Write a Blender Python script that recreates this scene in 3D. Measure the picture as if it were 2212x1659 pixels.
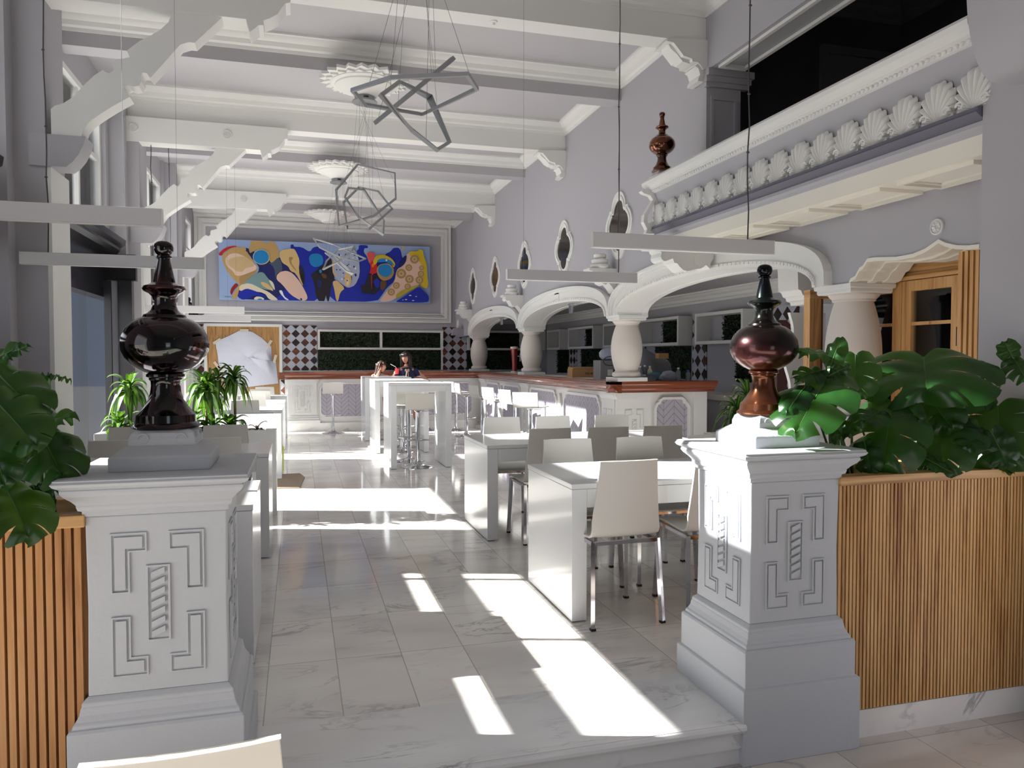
import bpy, math, random
from mathutils import Vector, Matrix, noise
random.seed(7)
PI = math.pi
for o in list(bpy.data.objects): bpy.data.objects.remove(o, do_unlink=True)
SC = bpy.context.scene
COL = SC.collection

# ------------------------------------------------------------------ camera
cd = bpy.data.cameras.new('camera'); cam = bpy.data.objects.new('camera', cd); COL.objects.link(cam)
FPX = 1630.0
cd.sensor_fit = 'HORIZONTAL'; cd.sensor_width = 36.0; cd.lens = 36.0*FPX/2212.0
cd.clip_start = 0.02; cd.clip_end = 300
yaw = math.atan(461/FPX); pitch = math.atan((829.5-775)/FPX)
cam.location = (0, 0, 1.42)
cam.rotation_euler = (PI/2-pitch, 0, -yaw)
SC.camera = cam
# ------------------------------------------------------------------ light
SC.view_settings.view_transform = 'Standard'; SC.view_settings.look = 'None'
SC.view_settings.gamma = 1.0; SC.view_settings.use_curve_mapping = False
SC.view_settings.exposure = 0.78
w = bpy.data.worlds.new('world'); SC.world = w; w.use_nodes = True
bg = w.node_tree.nodes['Background']; bg.inputs[0].default_value = (0.80, 0.88, 1.0, 1); bg.inputs[1].default_value = 1.1
sd = bpy.data.lights.new('sun', 'SUN'); sd.energy = 18.0; sd.angle = math.radians(0.6); sd.color = (1.0, 0.965, 0.91)
sun = bpy.data.objects.new('sun', sd); COL.objects.link(sun)
el = math.radians(29.2); az = math.radians(-17)
sdir = Vector((math.cos(az)*math.cos(el), math.sin(az)*math.cos(el), -math.sin(el)))
sun.rotation_euler = sdir.to_track_quat('-Z', 'Y').to_euler(); sun.location = (-8, 10, 8)

# ------------------------------------------------------------------ materials
MATS = {}
def srgb(r, g, b):
    f = lambda c: ((c/255+0.055)/1.055)**2.4 if c/255 > 0.04045 else c/255/12.92
    return (f(r), f(g), f(b), 1)
def mat(name, col, rough=0.5, metal=0.0, coat=0.0, bump=None, spec=None, trans=0, sss=0):
    m = bpy.data.materials.new(name); m.use_nodes = True; nt = m.node_tree
    b = nt.nodes['Principled BSDF']
    b.inputs['Base Color'].default_value = srgb(*col); b.inputs['Roughness'].default_value = rough
    b.inputs['Metallic'].default_value = metal
    if coat: b.inputs['Coat Weight'].default_value = coat; b.inputs['Coat Roughness'].default_value = 0.06
    if spec is not None: b.inputs['Specular IOR Level'].default_value = spec
    if trans: b.inputs['Transmission Weight'].default_value = trans
    if sss: b.inputs['Subsurface Weight'].default_value = sss; b.inputs['Subsurface Radius'].default_value = (0.02, 0.02, 0.01)
    if bump:
        tc = nt.nodes.new('ShaderNodeTexCoord'); n = nt.nodes.new('ShaderNodeTexNoise'); n.inputs['Scale'].default_value = bump[0]
        n.inputs['Detail'].default_value = 3
        bm = nt.nodes.new('ShaderNodeBump'); bm.inputs['Strength'].default_value = bump[1]; bm.inputs['Distance'].default_value = bump[2]
        nt.links.new(tc.outputs['Object'], n.inputs['Vector']); nt.links.new(n.outputs[0], bm.inputs['Height']); nt.links.new(bm.outputs[0], b.inputs['Normal'])
    MATS[name] = m
    return m
class NT:
    def __init__(s, m): s.nt = m.node_tree; s.b = s.nt.nodes['Principled BSDF']
    def n(s, t, **k):
        nd = s.nt.nodes.new('ShaderNode'+t)
        for a, v in k.items():
            if a in nd.inputs: nd.inputs[a].default_value = v
            else: setattr(nd, a, v)
        return nd
    def l(s, a, b): s.nt.links.new(a, b)
    def ramp(s, fac, stops):
        r = s.n('ValToRGB'); el = r.color_ramp.elements
        while len(el) < len(stops): el.new(0.5)
        for e, (p, c) in zip(el, stops): e.position = p; e.color = srgb(*c)
        s.l(fac, r.inputs[0]); return r.outputs[0]
    def math(s, op, a, b=None):
        m = s.n('Math', operation=op)
        for i, v in enumerate((a, b)):
            if v is None: continue
            if isinstance(v, (int, float)): m.inputs[i].default_value = v
            else: s.l(v, m.inputs[i])
        return m.outputs[0]
    def mix(s, fac, a, b, mode='MIX'):
        m = s.n('MixRGB', blend_type=mode)
        for i, v in zip((0, 1, 2), (fac, a, b)):
            if isinstance(v, (int, float)): m.inputs[i].default_value = v
            elif isinstance(v, tuple): m.inputs[i].default_value = v
            else: s.l(v, m.inputs[i])
        return m.outputs[0]

WALL = mat('lilac_wall', (176, 174, 180), 0.75, bump=(90, 0.15, 0.002))
WHITE = mat('white_plaster', (226, 225, 222), 0.6, bump=(60, 0.12, 0.002))
ROUGHW = mat('white_rough_plaster', (190, 193, 198), 0.65, bump=(45, 0.35, 0.004))
CREAM = mat('cream_soffit', (236, 231, 218), 0.6)
CEIL = mat('lilac_ceiling', (182, 179, 183), 0.8)
DARKV = mat('dark_violet_trim', (104, 102, 116), 0.6)
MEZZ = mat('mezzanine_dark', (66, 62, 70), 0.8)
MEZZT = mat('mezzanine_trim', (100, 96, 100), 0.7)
STONE = mat('pale_stone', (220, 212, 204), 0.8, bump=(140, 0.4, 0.002))
LACQ = mat('white_lacquer', (226, 228, 230), 0.22, coat=0.3)
PLY = mat('white_seat_shell', (218, 215, 208), 0.38)
CHROME = mat('chrome', (205, 205, 208), 0.08, 1.0)
DCHROME = mat('dark_rubber', (25, 25, 27), 0.6)
LAMPW = mat('lamp_white', (208, 208, 210), 0.45)
BARGR = mat('lamp_bar_grey', (150, 152, 155), 0.4, 0.3)
BLACK = mat('black_paint', (20, 20, 24), 0.25)
GREYP = mat('grey_panel', (160, 155, 165), 0.6)
CABLE = mat('cable', (70, 68, 72), 0.5)
WIRE = mat('thin_wire', (120, 120, 124), 0.4, 0.5)
BROWNG = mat('brown_mirror', (70, 60, 54), 0.06, 0.6)
CARD = mat('cardboard', (176, 134, 92), 0.8)
CARDF = mat('cardboard_floor', (150, 130, 110), 0.85)
PAPERM = mat('white_paper', (214, 217, 230), 0.6, bump=(6, 0.5, 0.02))
TAPE = mat('masking_tape', (212, 200, 178), 0.6)
SKIN = mat('skin', (205, 150, 122), 0.5, sss=0.05)
HAIR = mat('dark_hair', (34, 22, 20), 0.35, bump=(300, 0.4, 0.002))
HAIRB = mat('brown_hair', (70, 42, 32), 0.35, bump=(300, 0.4, 0.002))
NAVY = mat('navy_cloth', (28, 34, 78), 0.7)
GREYC = mat('grey_cloth', (170, 168, 172), 0.8)
REDC = mat('red_cup', (205, 30, 34), 0.35)
SKYB = mat('blue_marker', (40, 110, 200), 0.4)
STEEL = mat('brushed_steel', (150, 150, 154), 0.35, 0.7)
PLAST = mat('clear_plastic', (150, 156, 164), 0.15, trans=0.5)
BEERR = mat('red_tap', (150, 22, 20), 0.2, coat=0.5)
SOIL = mat('soil', (46, 34, 26), 0.95, bump=(60, 0.8, 0.02))
STEM = mat('green_stem', (70, 106, 52), 0.5)
TRUNK = mat('palm_trunk', (112, 92, 66), 0.8, bump=(120, 0.5, 0.004))
REDLEAF = mat('red_leaf', (92, 24, 34), 0.4)
YEL = mat('yellow_green_plastic', (190, 200, 60), 0.4)
DKW = mat('dark_wood_panel', (66, 26, 24), 0.4)
STICK = mat('sticker_grey', (120, 126, 140), 0.5)
TOWEL = mat('grey_cloth_bag', (150, 156, 172), 0.85, bump=(20, 0.8, 0.02))
TEALC = mat('teal_cloth', (70, 130, 150), 0.85)
FOAM = mat('cream_foam', (232, 222, 200), 0.6)
PAVE = mat('outdoor_paving', (168, 166, 160), 0.9, bump=(8, 0.3, 0.01))
OUTW = mat('outdoor_wall', (120, 128, 140), 0.9)
BLUEP = mat('paint_blue', (8, 36, 160), 0.35)
for nm, c in dict(navy=(10, 24, 96), blue=(6, 34, 165), dark=(22, 20, 32), brown=(94, 58, 30), tan=(190, 155, 98), slate=(72, 84, 104), red=(196, 20, 24),
                  darkred=(140, 20, 30), pink=(226, 196, 176), pink2=(226, 190, 172), sand=(205, 176, 130), sandd=(170, 136, 84), teal=(118, 150, 152), cream=(224, 212, 186),
                  cyan=(8, 128, 196), tanl=(214, 182, 124), white=(225, 228, 235), gold=(206, 186, 120), paleb=(170, 180, 205), salmon=(222, 84, 82), orange=(230, 110, 20),
                  redd=(150, 30, 20), yellow=(212, 182, 30), yellowd=(180, 162, 50)).items():
    mat('art_'+nm, c, 0.35)
CANVAS = mat('art_canvas', (150, 172, 212), 0.45)

# marble floor ---------------------------------------------------------------
def marble(name, tiles=None, dark=1.0, rough=0.09, base=(236, 233, 228), light=(245, 243, 239)):
    m = mat(name, base, rough); t = NT(m)
    tc = t.n('TexCoord').outputs['Object']
    vec = tc
    if tiles:
        tx, ty, ox, oy = tiles
        sx = t.n('SeparateXYZ'); t.l(tc, sx.inputs[0])
        fx = t.math('DIVIDE', t.math('SUBTRACT', sx.outputs[0], ox), tx); fy = t.math('DIVIDE', t.math('SUBTRACT', sx.outputs[1], oy), ty)
        cx = t.math('FLOOR', fx); cy = t.math('FLOOR', fy)
        cb = t.n('CombineXYZ'); t.l(cx, cb.inputs[0]); t.l(cy, cb.inputs[1])
        wn = t.n('TexWhiteNoise'); t.l(cb.outputs[0], wn.inputs['Vector'])
        off = t.n('VectorMath', operation='SCALE'); t.l(wn.outputs['Color'], off.inputs[0]); off.inputs[3].default_value = 20.0
        add = t.n('VectorMath', operation='ADD'); t.l(tc, add.inputs[0]); t.l(off.outputs[0], add.inputs[1]); vec = add.outputs[0]
    mp = t.n('Mapping'); mp.inputs['Scale'].default_value = (0.9, 2.6, 1.0); mp.inputs['Rotation'].default_value = (0, 0, 0.35); t.l(vec, mp.inputs[0])
    wn2 = t.n('TexNoise', Scale=1.3, Detail=6.0, Roughness=0.6, Distortion=1.2); t.l(mp.outputs[0], wn2.inputs['Vector'])
    v = t.math('ABSOLUTE', t.math('SUBTRACT', wn2.outputs[0], 0.5))
    vein = t.n('MapRange'); vein.inputs[1].default_value = 0.0; vein.inputs[2].default_value = 0.022; t.l(v, vein.inputs[0])
    n3 = t.n('TexNoise', Scale=2.2, Detail=4.0); t.l(vec, n3.inputs['Vector'])
    mr = t.n('MapRange'); mr.inputs[1].default_value = 0.45; mr.inputs[2].default_value = 0.7; t.l(n3.outputs[0], mr.inputs[0])
    msk = t.math('MULTIPLY', t.math('SUBTRACT', 1.0, vein.outputs[0]), mr.outputs[0])
    n4 = t.n('TexNoise', Scale=0.9, Detail=5.0, Distortion=0.6); t.l(mp.outputs[0], n4.inputs['Vector'])
    basec = t.ramp(n4.outputs[0], [(0.3, tuple(int(c*0.93) for c in base)), (0.5, base), (0.68, light)])
    col = t.mix(t.math('MULTIPLY', msk, 0.75), basec, srgb(138, 136, 138))
    if tiles:
        tone = t.n('MapRange'); tone.inputs[3].default_value = 0.92; tone.inputs[4].default_value = 1.0; t.l(wn.outputs['Value'], tone.inputs[0])
        hs = t.n('HueSaturation'); t.l(col, hs.inputs['Color']); t.l(tone.outputs[0], hs.inputs['Value']); col = hs.outputs[0]
        ex = t.math('ABSOLUTE', t.math('SUBTRACT', t.math('FRACT', fx), 0.5)); ey = t.math('ABSOLUTE', t.math('SUBTRACT', t.math('FRACT', fy), 0.5))
        jx = t.math('GREATER_THAN', ex, 0.5-0.0022/tx); jy = t.math('GREATER_THAN', ey, 0.5-0.0022/ty)
        j = t.math('MAXIMUM', jx, jy)
        col = t.mix(t.math('MULTIPLY', j, 0.55), col, srgb(110, 100, 92))
    t.l(col, t.b.inputs['Base Color'])
    return m
FLOORM = marble('floor_marble', (0.3045, 0.595, 0.16, 3.022))
LOWFLOOR = marble('lower_floor_marble', (0.40, 0.40, 0.08, 0.14), base=(206, 198, 190), light=(222, 216, 208), rough=0.16)
STEPM = marble('step_marble', None, rough=0.12, base=(222, 222, 222), light=(234, 234, 233))
SKIRTM = marble('skirting_marble', None, rough=0.2)

def wood(name, c1, c2, c3, axis=2, scale=6.0, rough=0.5, coat=0):
    m = mat(name, c1, rough, coat=coat); t = NT(m)
    tc = t.n('TexCoord').outputs['Object']; mp = t.n('Mapping')
    s = [scale*2.2]*3; s[axis] = scale*0.12; mp.inputs['Scale'].default_value = s; t.l(tc, mp.inputs[0])
    n = t.n('TexNoise', Scale=1.0, Detail=5.0, Distortion=1.4, Roughness=0.55); t.l(mp.outputs[0], n.inputs['Vector'])
    wv = t.n('TexNoise', Scale=6.0, Detail=3.0); t.l(mp.outputs[0], wv.inputs['Vector'])
    f = t.math('ADD', t.math('MULTIPLY', n.outputs[0], 0.75), t.math('MULTIPLY', wv.outputs[0], 0.25))
    t.l(t.ramp(f, [(0.34, c3), (0.47, c1), (0.62, c2)]), t.b.inputs['Base Color'])
    return m
SLATW = wood('slat_wood', (196, 150, 92), (214, 172, 114), (150, 96, 50), 2, 9.0, 0.5)
SLATD = wood('slat_backing_wood', (134, 88, 46), (150, 100, 56), (104, 62, 30), 2, 9.0, 0.6)
SLATL = wood('slat_wood_left', (176, 122, 70), (196, 146, 92), (110, 60, 28), 2, 5.0, 0.5)
PLANKX = wood('top_plank_wood', (196, 152, 98), (212, 170, 116), (160, 112, 64), 0, 7.0, 0.5)
PINE = wood('cabinet_pine', (206, 156, 98), (220, 174, 116), (172, 118, 64), 2, 7.0, 0.45)
PINEX = wood('cabinet_pine_across', (206, 156, 98), (220, 174, 116), (172, 118, 64), 1, 7.0, 0.45)
BARW = wood('bar_rail_mahogany', (118, 56, 30), (142, 72, 40), (80, 34, 20), 1, 5.0, 0.22, 0.5)
BARWX = wood('bar_rail_mahogany_across', (118, 56, 30), (142, 72, 40), (80, 34, 20), 0, 5.0, 0.22, 0.5)
CORKW = wood('reed_panel_wood', (190, 142, 84), (206, 160, 100), (130, 86, 44), 2, 14.0, 0.55)
t = NT(CORKW); 
def diamonds():
    m = mat('diamond_tiles', (176, 178, 188), 0.25); t = NT(m)
    tc = t.n('TexCoord').outputs['Object']; s = t.n('SeparateXYZ'); t.l(tc, s.inputs[0])
    h = t.math('ADD', s.outputs[0], s.outputs[1]); z = s.outputs[2]
    a = t.math('DIVIDE', t.math('ADD', h, z), 0.198); b = t.math('DIVIDE', t.math('SUBTRACT', h, z), 0.198)
    fa = t.math('FLOOR', a); fb = t.math('FLOOR', b)
    par = t.math('MODULO', t.math('ABSOLUTE', t.math('ADD', fa, fb)), 2.0)
    par2 = t.math('MODULO', t.math('ABSOLUTE', fa), 2.0); par3 = t.math('MODULO', t.math('ABSOLUTE', fb), 2.0)
    dk = t.math('MULTIPLY', t.math('GREATER_THAN', par2, 0.5), t.math('GREATER_THAN', par3, 0.5))
    # dark diamonds sit where both cells are odd after widening the cells: they meet corner to corner
    dk = t.math('LESS_THAN', par, 0.5)
    ea = t.math('ABSOLUTE', t.math('SUBTRACT', t.math('FRACT', a), 0.5)); eb = t.math('ABSOLUTE', t.math('SUBTRACT', t.math('FRACT', b), 0.5))
    inn = t.math('LESS_THAN', t.math('MAXIMUM', ea, eb), 0.465)
    f = t.math('MULTIPLY', dk, inn)
    cb = t.n('CombineXYZ'); t.l(fa, cb.inputs[0]); t.l(fb, cb.inputs[1]); wn = t.n('TexWhiteNoise'); t.l(cb.outputs[0], wn.inputs['Vector'])
    n = t.n('TexNoise', Scale=22.0, Detail=4.0); t.l(tc, n.inputs['Vector'])
    mixv = t.math('ADD', t.math('MULTIPLY', wn.outputs['Value'], 0.6), t.math('MULTIPLY', n.outputs[0], 0.5))
    dc = t.ramp(mixv, [(0.2, (30, 24, 26)), (0.5, (50, 32, 30)), (0.74, (84, 46, 34)), (0.95, (140, 84, 54))])
    t.l(t.mix(f, srgb(182, 184, 194), dc), t.b.inputs['Base Color'])
    return m
DIAM = diamonds()
def chevron():
    m = mat('herringbone_panel', (172, 166, 178), 0.55); t = NT(m)
    tc = t.n('TexCoord').outputs['Object']; s = t.n('SeparateXYZ'); t.l(tc, s.inputs[0])
    h = t.math('ADD', s.outputs[0], s.outputs[1])
    pp = t.math('PINGPONG', h, 0.14)
    v = t.math('FRACT', t.math('DIVIDE', t.math('ADD', s.outputs[2], pp), 0.085))
    l1 = t.math('GREATER_THAN', t.math('ABSOLUTE', t.math('SUBTRACT', v, 0.5)), 0.45)
    w2 = t.math('FRACT', t.math('DIVIDE', h, 0.14)); l2 = t.math('GREATER_THAN', t.math('ABSOLUTE', t.math('SUBTRACT', w2, 0.5)), 0.485)
    l = t.math('MAXIMUM', l1, l2)
    t.l(t.mix(l, srgb(178, 172, 184), srgb(120, 116, 126)), t.b.inputs['Base Color'])
    return m
CHEV = chevron()
def hedge():
    m = mat('hedge_green', (20, 44, 22), 0.55); t = NT(m)
    tc = t.n('TexCoord').outputs['Object']; n = t.n('TexNoise', Scale=38.0, Detail=2.0); t.l(tc, n.inputs['Vector'])
    t.l(t.ramp(n.outputs[0], [(0.38, (6, 12, 8)), (0.55, (20, 44, 20)), (0.72, (60, 100, 48))]), t.b.inputs['Base Color'])
    return m
HEDGE = hedge()
def leafmat(name, c1, c2, rough=0.3, tl=0.3):
    m = mat(name, c1, rough); t = NT(m)
    tc = t.n('TexCoord').outputs['Object']; n = t.n('TexNoise', Scale=9.0, Detail=3.0); t.l(tc, n.inputs['Vector'])
    col = t.ramp(n.outputs[0], [(0.35, c1), (0.7, c2)]); t.l(col, t.b.inputs['Base Color'])
    tr = t.n('BsdfTranslucent'); br = t.mix(0.5, col, (0.22, 0.5, 0.03, 1)); t.l(br, tr.inputs[0])
    ms = t.n('MixShader'); ms.inputs[0].default_value = tl; t.l(t.b.outputs[0], ms.inputs[1]); t.l(tr.outputs[0], ms.inputs[2])
    t.l(ms.outputs[0], t.nt.nodes['Material Output'].inputs[0])
    return m
MONST = leafmat('monstera_leaf', (20, 52, 22), (32, 76, 28))
DRAC = leafmat('dracaena_leaf', (26, 66, 22), (40, 90, 28), 0.35, 0.16)
DRACS = leafmat('dracaena_stripe', (96, 138, 48), (130, 166, 70), 0.35, 0.16)
def copper(name, stops, sc):
    m = mat(name, (80, 40, 30), 0.12, 0.85, coat=0.7); t = NT(m)
    tc = t.n('TexCoord').outputs['Object']; n = t.n('TexNoise', Scale=sc, Detail=3.0, Distortion=0.8); t.l(tc, n.inputs['Vector'])
    t.l(t.ramp(n.outputs[0], stops), t.b.inputs['Base Color'])
    n2 = t.n('TexNoise', Scale=14.0); t.l(tc, n2.inputs['Vector']); bm = t.n('Bump'); bm.inputs['Strength'].default_value = 0.12; bm.inputs['Distance'].default_value = 0.01
    t.l(n2.outputs[0], bm.inputs['Height']); t.l(bm.outputs[0], t.b.inputs['Normal'])
    return m
COP1 = copper('dark_lustre_glaze', [(0.3, (8, 6, 8)), (0.52, (24, 12, 15)), (0.66, (72, 32, 24)), (0.8, (62, 22, 60))], 4.5)
COP1.node_tree.nodes['Principled BSDF'].inputs['Thin Film Thickness'].default_value = 620; COP1.node_tree.nodes['Principled BSDF'].inputs['Thin Film IOR'].default_value = 1.9
COP2 = copper('green_copper_glaze', [(0.0, (96, 56, 34)), (0.27, (112, 64, 40)), (0.36, (92, 48, 50)), (0.45, (36, 20, 20)), (0.56, (30, 26, 24)), (0.70, (24, 36, 28)), (0.86, (12, 16, 22))], 3.2)
t = NT(COP2); cr = [n for n in t.nt.nodes if n.type == 'VALTORGB'][0]; old = cr.inputs[0].links[0].from_socket
sx = t.n('SeparateXYZ'); t.l(t.n('TexCoord').outputs['Object'], sx.inputs[0])
t.l(t.math('ADD', t.math('DIVIDE', sx.outputs[2], 0.60), t.math('MULTIPLY', t.math('SUBTRACT', old, 0.5), 0.5)), cr.inputs[0]); t.b.inputs['Roughness'].default_value = 0.24; t.b.inputs['Coat Weight'].default_value = 0.35
COP3 = copper('amber_copper_glaze', [(0.3, (50, 26, 20)), (0.55, (110, 58, 30)), (0.75, (160, 92, 48))], 8.0)
def glass(name, tint, refl=0.12):
    m = bpy.data.materials.new(name); m.use_nodes = True; nt = m.node_tree; nt.nodes.clear()
    o = nt.nodes.new('ShaderNodeOutputMaterial'); tr = nt.nodes.new('ShaderNodeBsdfTransparent'); tr.inputs[0].default_value = tint
    gl = nt.nodes.new('ShaderNodeBsdfGlossy'); gl.inputs['Roughness'].default_value = 0.02
    fr = nt.nodes.new('ShaderNodeFresnel'); fr.inputs[0].default_value = 1.5
    ad = nt.nodes.new('ShaderNodeMath'); ad.operation = 'ADD'; ad.inputs[1].default_value = refl*0.3; nt.links.new(fr.outputs[0], ad.inputs[0])
    ms = nt.nodes.new('ShaderNodeMixShader'); nt.links.new(ad.outputs[0], ms.inputs[0]); nt.links.new(tr.outputs[0], ms.inputs[1]); nt.links.new(gl.outputs[0], ms.inputs[2])
    nt.links.new(ms.outputs[0], o.inputs[0]); return m
GLASS = glass('clear_glass', (0.93, 0.95, 0.97, 1))
GLASSB = glass('blue_glass', (0.30, 0.37, 0.50, 1), 0.1)
def reed():
    t = NT(CORKW); tc = t.n('TexCoord').outputs['Object']; s = t.n('SeparateXYZ'); t.l(tc, s.inputs[0])
    f = t.math('FRACT', t.math('DIVIDE', s.outputs[0], 0.028)); g = t.math('GREATER_THAN', f, 0.68)
    old = t.b.inputs['Base Color'].links[0].from_socket
    t.l(t.mix(t.math('MULTIPLY', g, 0.75), old, srgb(84, 52, 26)), t.b.inputs['Base Color'])
reed()

# ------------------------------------------------------------------ mesh helpers
class MB:
    def __init__(s): s.v = []; s.f = []; s.m = []; s.mi = 0
    def face(s, idx): s.f.append(idx); s.m.append(s.mi)
    def add(s, vs, fs):
        o = len(s.v); s.v += [tuple(v) for v in vs]
        for f in fs: s.face(tuple(o+i for i in f))
        return s
    def box(s, x0, x1, y0, y1, z0, z1):
        return s.add([(x0,y0,z0),(x1,y0,z0),(x1,y1,z0),(x0,y1,z0),(x0,y0,z1),(x1,y0,z1),(x1,y1,z1),(x0,y1,z1)],
                     [(0,3,2,1),(4,5,6,7),(0,1,5,4),(1,2,6,5),(2,3,7,6),(3,0,4,7)])
    def prism(s, poly, ax, a, b):
        # poly given in the two other axes: ax 'x': (y,z)  'y': (x,z)  'z': (x,y)
        def P(p, t): return {'x': (t, p[0], p[1]), 'y': (p[0], t, p[1]), 'z': (p[0], p[1], t)}[ax]
        n = len(poly); vs = [P(p, a) for p in poly]+[P(p, b) for p in poly]
        return s.add(vs, [tuple(range(n)), tuple(range(2*n-1, n-1, -1))]+[(i, i+n, (i+1) % n+n, (i+1) % n) for i in range(n)])
    def ring(s, outer, inner, ax, a, b):
        def P(p, t): return {'x': (t, p[0], p[1]), 'y': (p[0], t, p[1]), 'z': (p[0], p[1], t)}[ax]
        n = len(outer); vs = [P(p, a) for p in outer]+[P(p, a) for p in inner]+[P(p, b) for p in outer]+[P(p, b) for p in inner]
        fs = []
        for i in range(n):
            j = (i+1) % n
            fs += [(i, j, j+n, i+n), (i+2*n, i+3*n, j+3*n, j+2*n), (i, i+2*n, j+2*n, j), (i+n, j+n, j+3*n, i+3*n)]
        return s.add(vs, fs)
    def lathe(s, prof, cx=0, cy=0, seg=32, cap=True):
        vs = []; fs = []; n = len(prof)
        for r, z in prof:
            for k in range(seg): a = 2*PI*k/seg; vs.append((cx+r*math.cos(a), cy+r*math.sin(a), z))
        for i in range(n-1):
            for k in range(seg): fs.append((i*seg+k, i*seg+(k+1) % seg, (i+1)*seg+(k+1) % seg, (i+1)*seg+k))
        if cap: fs += [tuple(range(seg-1, -1, -1)), tuple((n-1)*seg+k for k in range(seg))]
        return s.add(vs, fs)
    def sq(s, prof, cx=0, cy=0):
        # square lathe: list of (half, z)
        vs = []; fs = []
        for h, z in prof: vs += [(cx-h, cy-h, z), (cx+h, cy-h, z), (cx+h, cy+h, z), (cx-h, cy+h, z)]
        for i in range(len(prof)-1):
            for k in range(4): fs.append((i*4+k, i*4+(k+1) % 4, i*4+4+(k+1) % 4, i*4+4+k))
        n = len(prof); fs += [(3, 2, 1, 0), tuple((n-1)*4+k for k in range(4))]
        return s.add(vs, fs)
    def tube(s, pts, r, seg=8, closed=False, rs=None, cap=True):
        pts = [Vector(p) for p in pts]; n = len(pts); vs = []; fs = []
        prev = None
        for i, p in enumerate(pts):
            if closed: d = (pts[(i+1) % n]-p).normalized()+(p-pts[i-1]).normalized()
            else: d = (pts[min(i+1, n-1)]-pts[max(i-1, 0)])
            d = d.normalized() if d.length > 1e-9 else Vector((0, 0, 1))
            if prev is None:
                u = d.cross(Vector((0, 0, 1)));
                if u.length < 1e-3: u = Vector((1, 0, 0))
            else: u = prev-d*prev.dot(d)
            u.normalize(); v = d.cross(u); prev = u
            rr = rs[i] if rs else r
            k2 = 1.0
            if 0 < i < n-1 or closed:
                a = (p-pts[i-1]).normalized(); b = (pts[(i+1) % n]-p).normalized(); c = max(0.35, math.sqrt(max(0, (1+a.dot(b))/2))); k2 = 1/c if seg == 4 else 1
            for k in range(seg):
                an = 2*PI*(k+0.5)/seg
                vs.append(p+(u*math.cos(an)*k2+v*math.sin(an))*rr)
        m = n if closed else n-1
        for i in range(m):
            for k in range(seg): j = (i+1) % n; fs.append((i*seg+k, i*seg+(k+1) % seg, j*seg+(k+1) % seg, j*seg+k))
        if not closed and cap: fs += [tuple(range(seg-1, -1, -1)), tuple((n-1)*seg+k for k in range(seg))]
        return s.add(vs, fs)
    def ball(s, c, r, seg=16, rings=10, sc=(1, 1, 1)):
        vs = []; fs = []
        for i in range(rings+1):
            a = PI*i/rings
            for k in range(seg): b = 2*PI*k/seg; vs.append((c[0]+r*sc[0]*math.sin(a)*math.cos(b), c[1]+r*sc[1]*math.sin(a)*math.sin(b), c[2]+r*sc[2]*math.cos(a)))
        for i in range(rings):
            for k in range(seg): fs.append((i*seg+k, (i+1)*seg+k, (i+1)*seg+(k+1) % seg, i*seg+(k+1) % seg))
        return s.add(vs, fs)
    def move(s, fn, start=0):
        s.v[start:] = [tuple(fn(*v)) for v in s.v[start:]]; return s

def obj(name, mb, m, parent=None, smooth=None, bevel=0, loc=None, merge=False):
    me = bpy.data.meshes.new(name); me.from_pydata(mb.v, [], mb.f)
    ms = m if isinstance(m, (list, tuple)) else [m]
    for x in ms: me.materials.append(x)
    if len(ms) > 1:
        for p, i in zip(me.polygons, mb.m): p.material_index = min(i, len(ms)-1)
    me.validate(); me.update()
    if merge:
        import bmesh
        b = bmesh.new(); b.from_mesh(me); bmesh.ops.remove_doubles(b, verts=b.verts, dist=1e-5); bmesh.ops.recalc_face_normals(b, faces=b.faces); b.to_mesh(me); b.free()
    if smooth:
        for p in me.polygons: p.use_smooth = True
        me.set_sharp_from_angle(angle=math.radians(smooth))
    o = bpy.data.objects.new(name, me); COL.objects.link(o)
    if parent: o.parent = parent
    if loc: o.location = loc
    if bevel:
        b = o.modifiers.new('bevel', 'BEVEL'); b.width = bevel; b.segments = 2; b.limit_method = 'ANGLE'; b.angle_limit = 0.7
    return o
def tag(o, label, cat, group=None, kind=None):
    o['label'] = label; o['category'] = cat
    if group: o['group'] = group
    if kind: o['kind'] = kind
    return o
def thing(name, label, cat, loc=(0, 0, 0), rz=0, group=None):
    o = bpy.data.objects.new(name, None); COL.objects.link(o); o.location = loc; o.rotation_euler = (0, 0, rz); o.empty_display_size = 0.05
    return tag(o, label, cat, group)
def struct(name, mb, m, smooth=None, parent=None):
    o = obj(name, mb, m, parent, smooth)
    if not parent: o['kind'] = 'structure'
    return o
KIDS = {}
def children(o): return [c for c in bpy.data.objects if c.parent == o]
def dup(root, loc, rz, label, group=None):
    def cp(o, par):
        c = o.copy(); COL.objects.link(c)
        if par: c.parent = par
        for ch in children(o):
            cp(ch, c)
        return c
    r = cp(root, None); r.location = loc; r.rotation_euler = (0, 0, rz); r['label'] = label
    if group: r['group'] = group
    return r
def rot_pt(x, y, a): return (x*math.cos(a)-y*math.sin(a), x*math.sin(a)+y*math.cos(a))
def offset(poly, d):
    n = len(poly); area = sum(poly[i][0]*poly[(i+1) % n][1]-poly[(i+1) % n][0]*poly[i][1] for i in range(n))
    sg = 1 if area > 0 else -1; out = []
    for i in range(n):
        p0 = Vector(poly[i-1]); p1 = Vector(poly[i]); p2 = Vector(poly[(i+1) % n])
        a = (p1-p0).normalized(); b = (p2-p1).normalized()
        n1 = Vector((-a.y, a.x))*sg; n2 = Vector((-b.y, b.x))*sg
        m = n1+n2; L = max(0.3, 1+n1.dot(n2)); out.append(tuple(p1+m*(d/L)))
    return out
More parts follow.
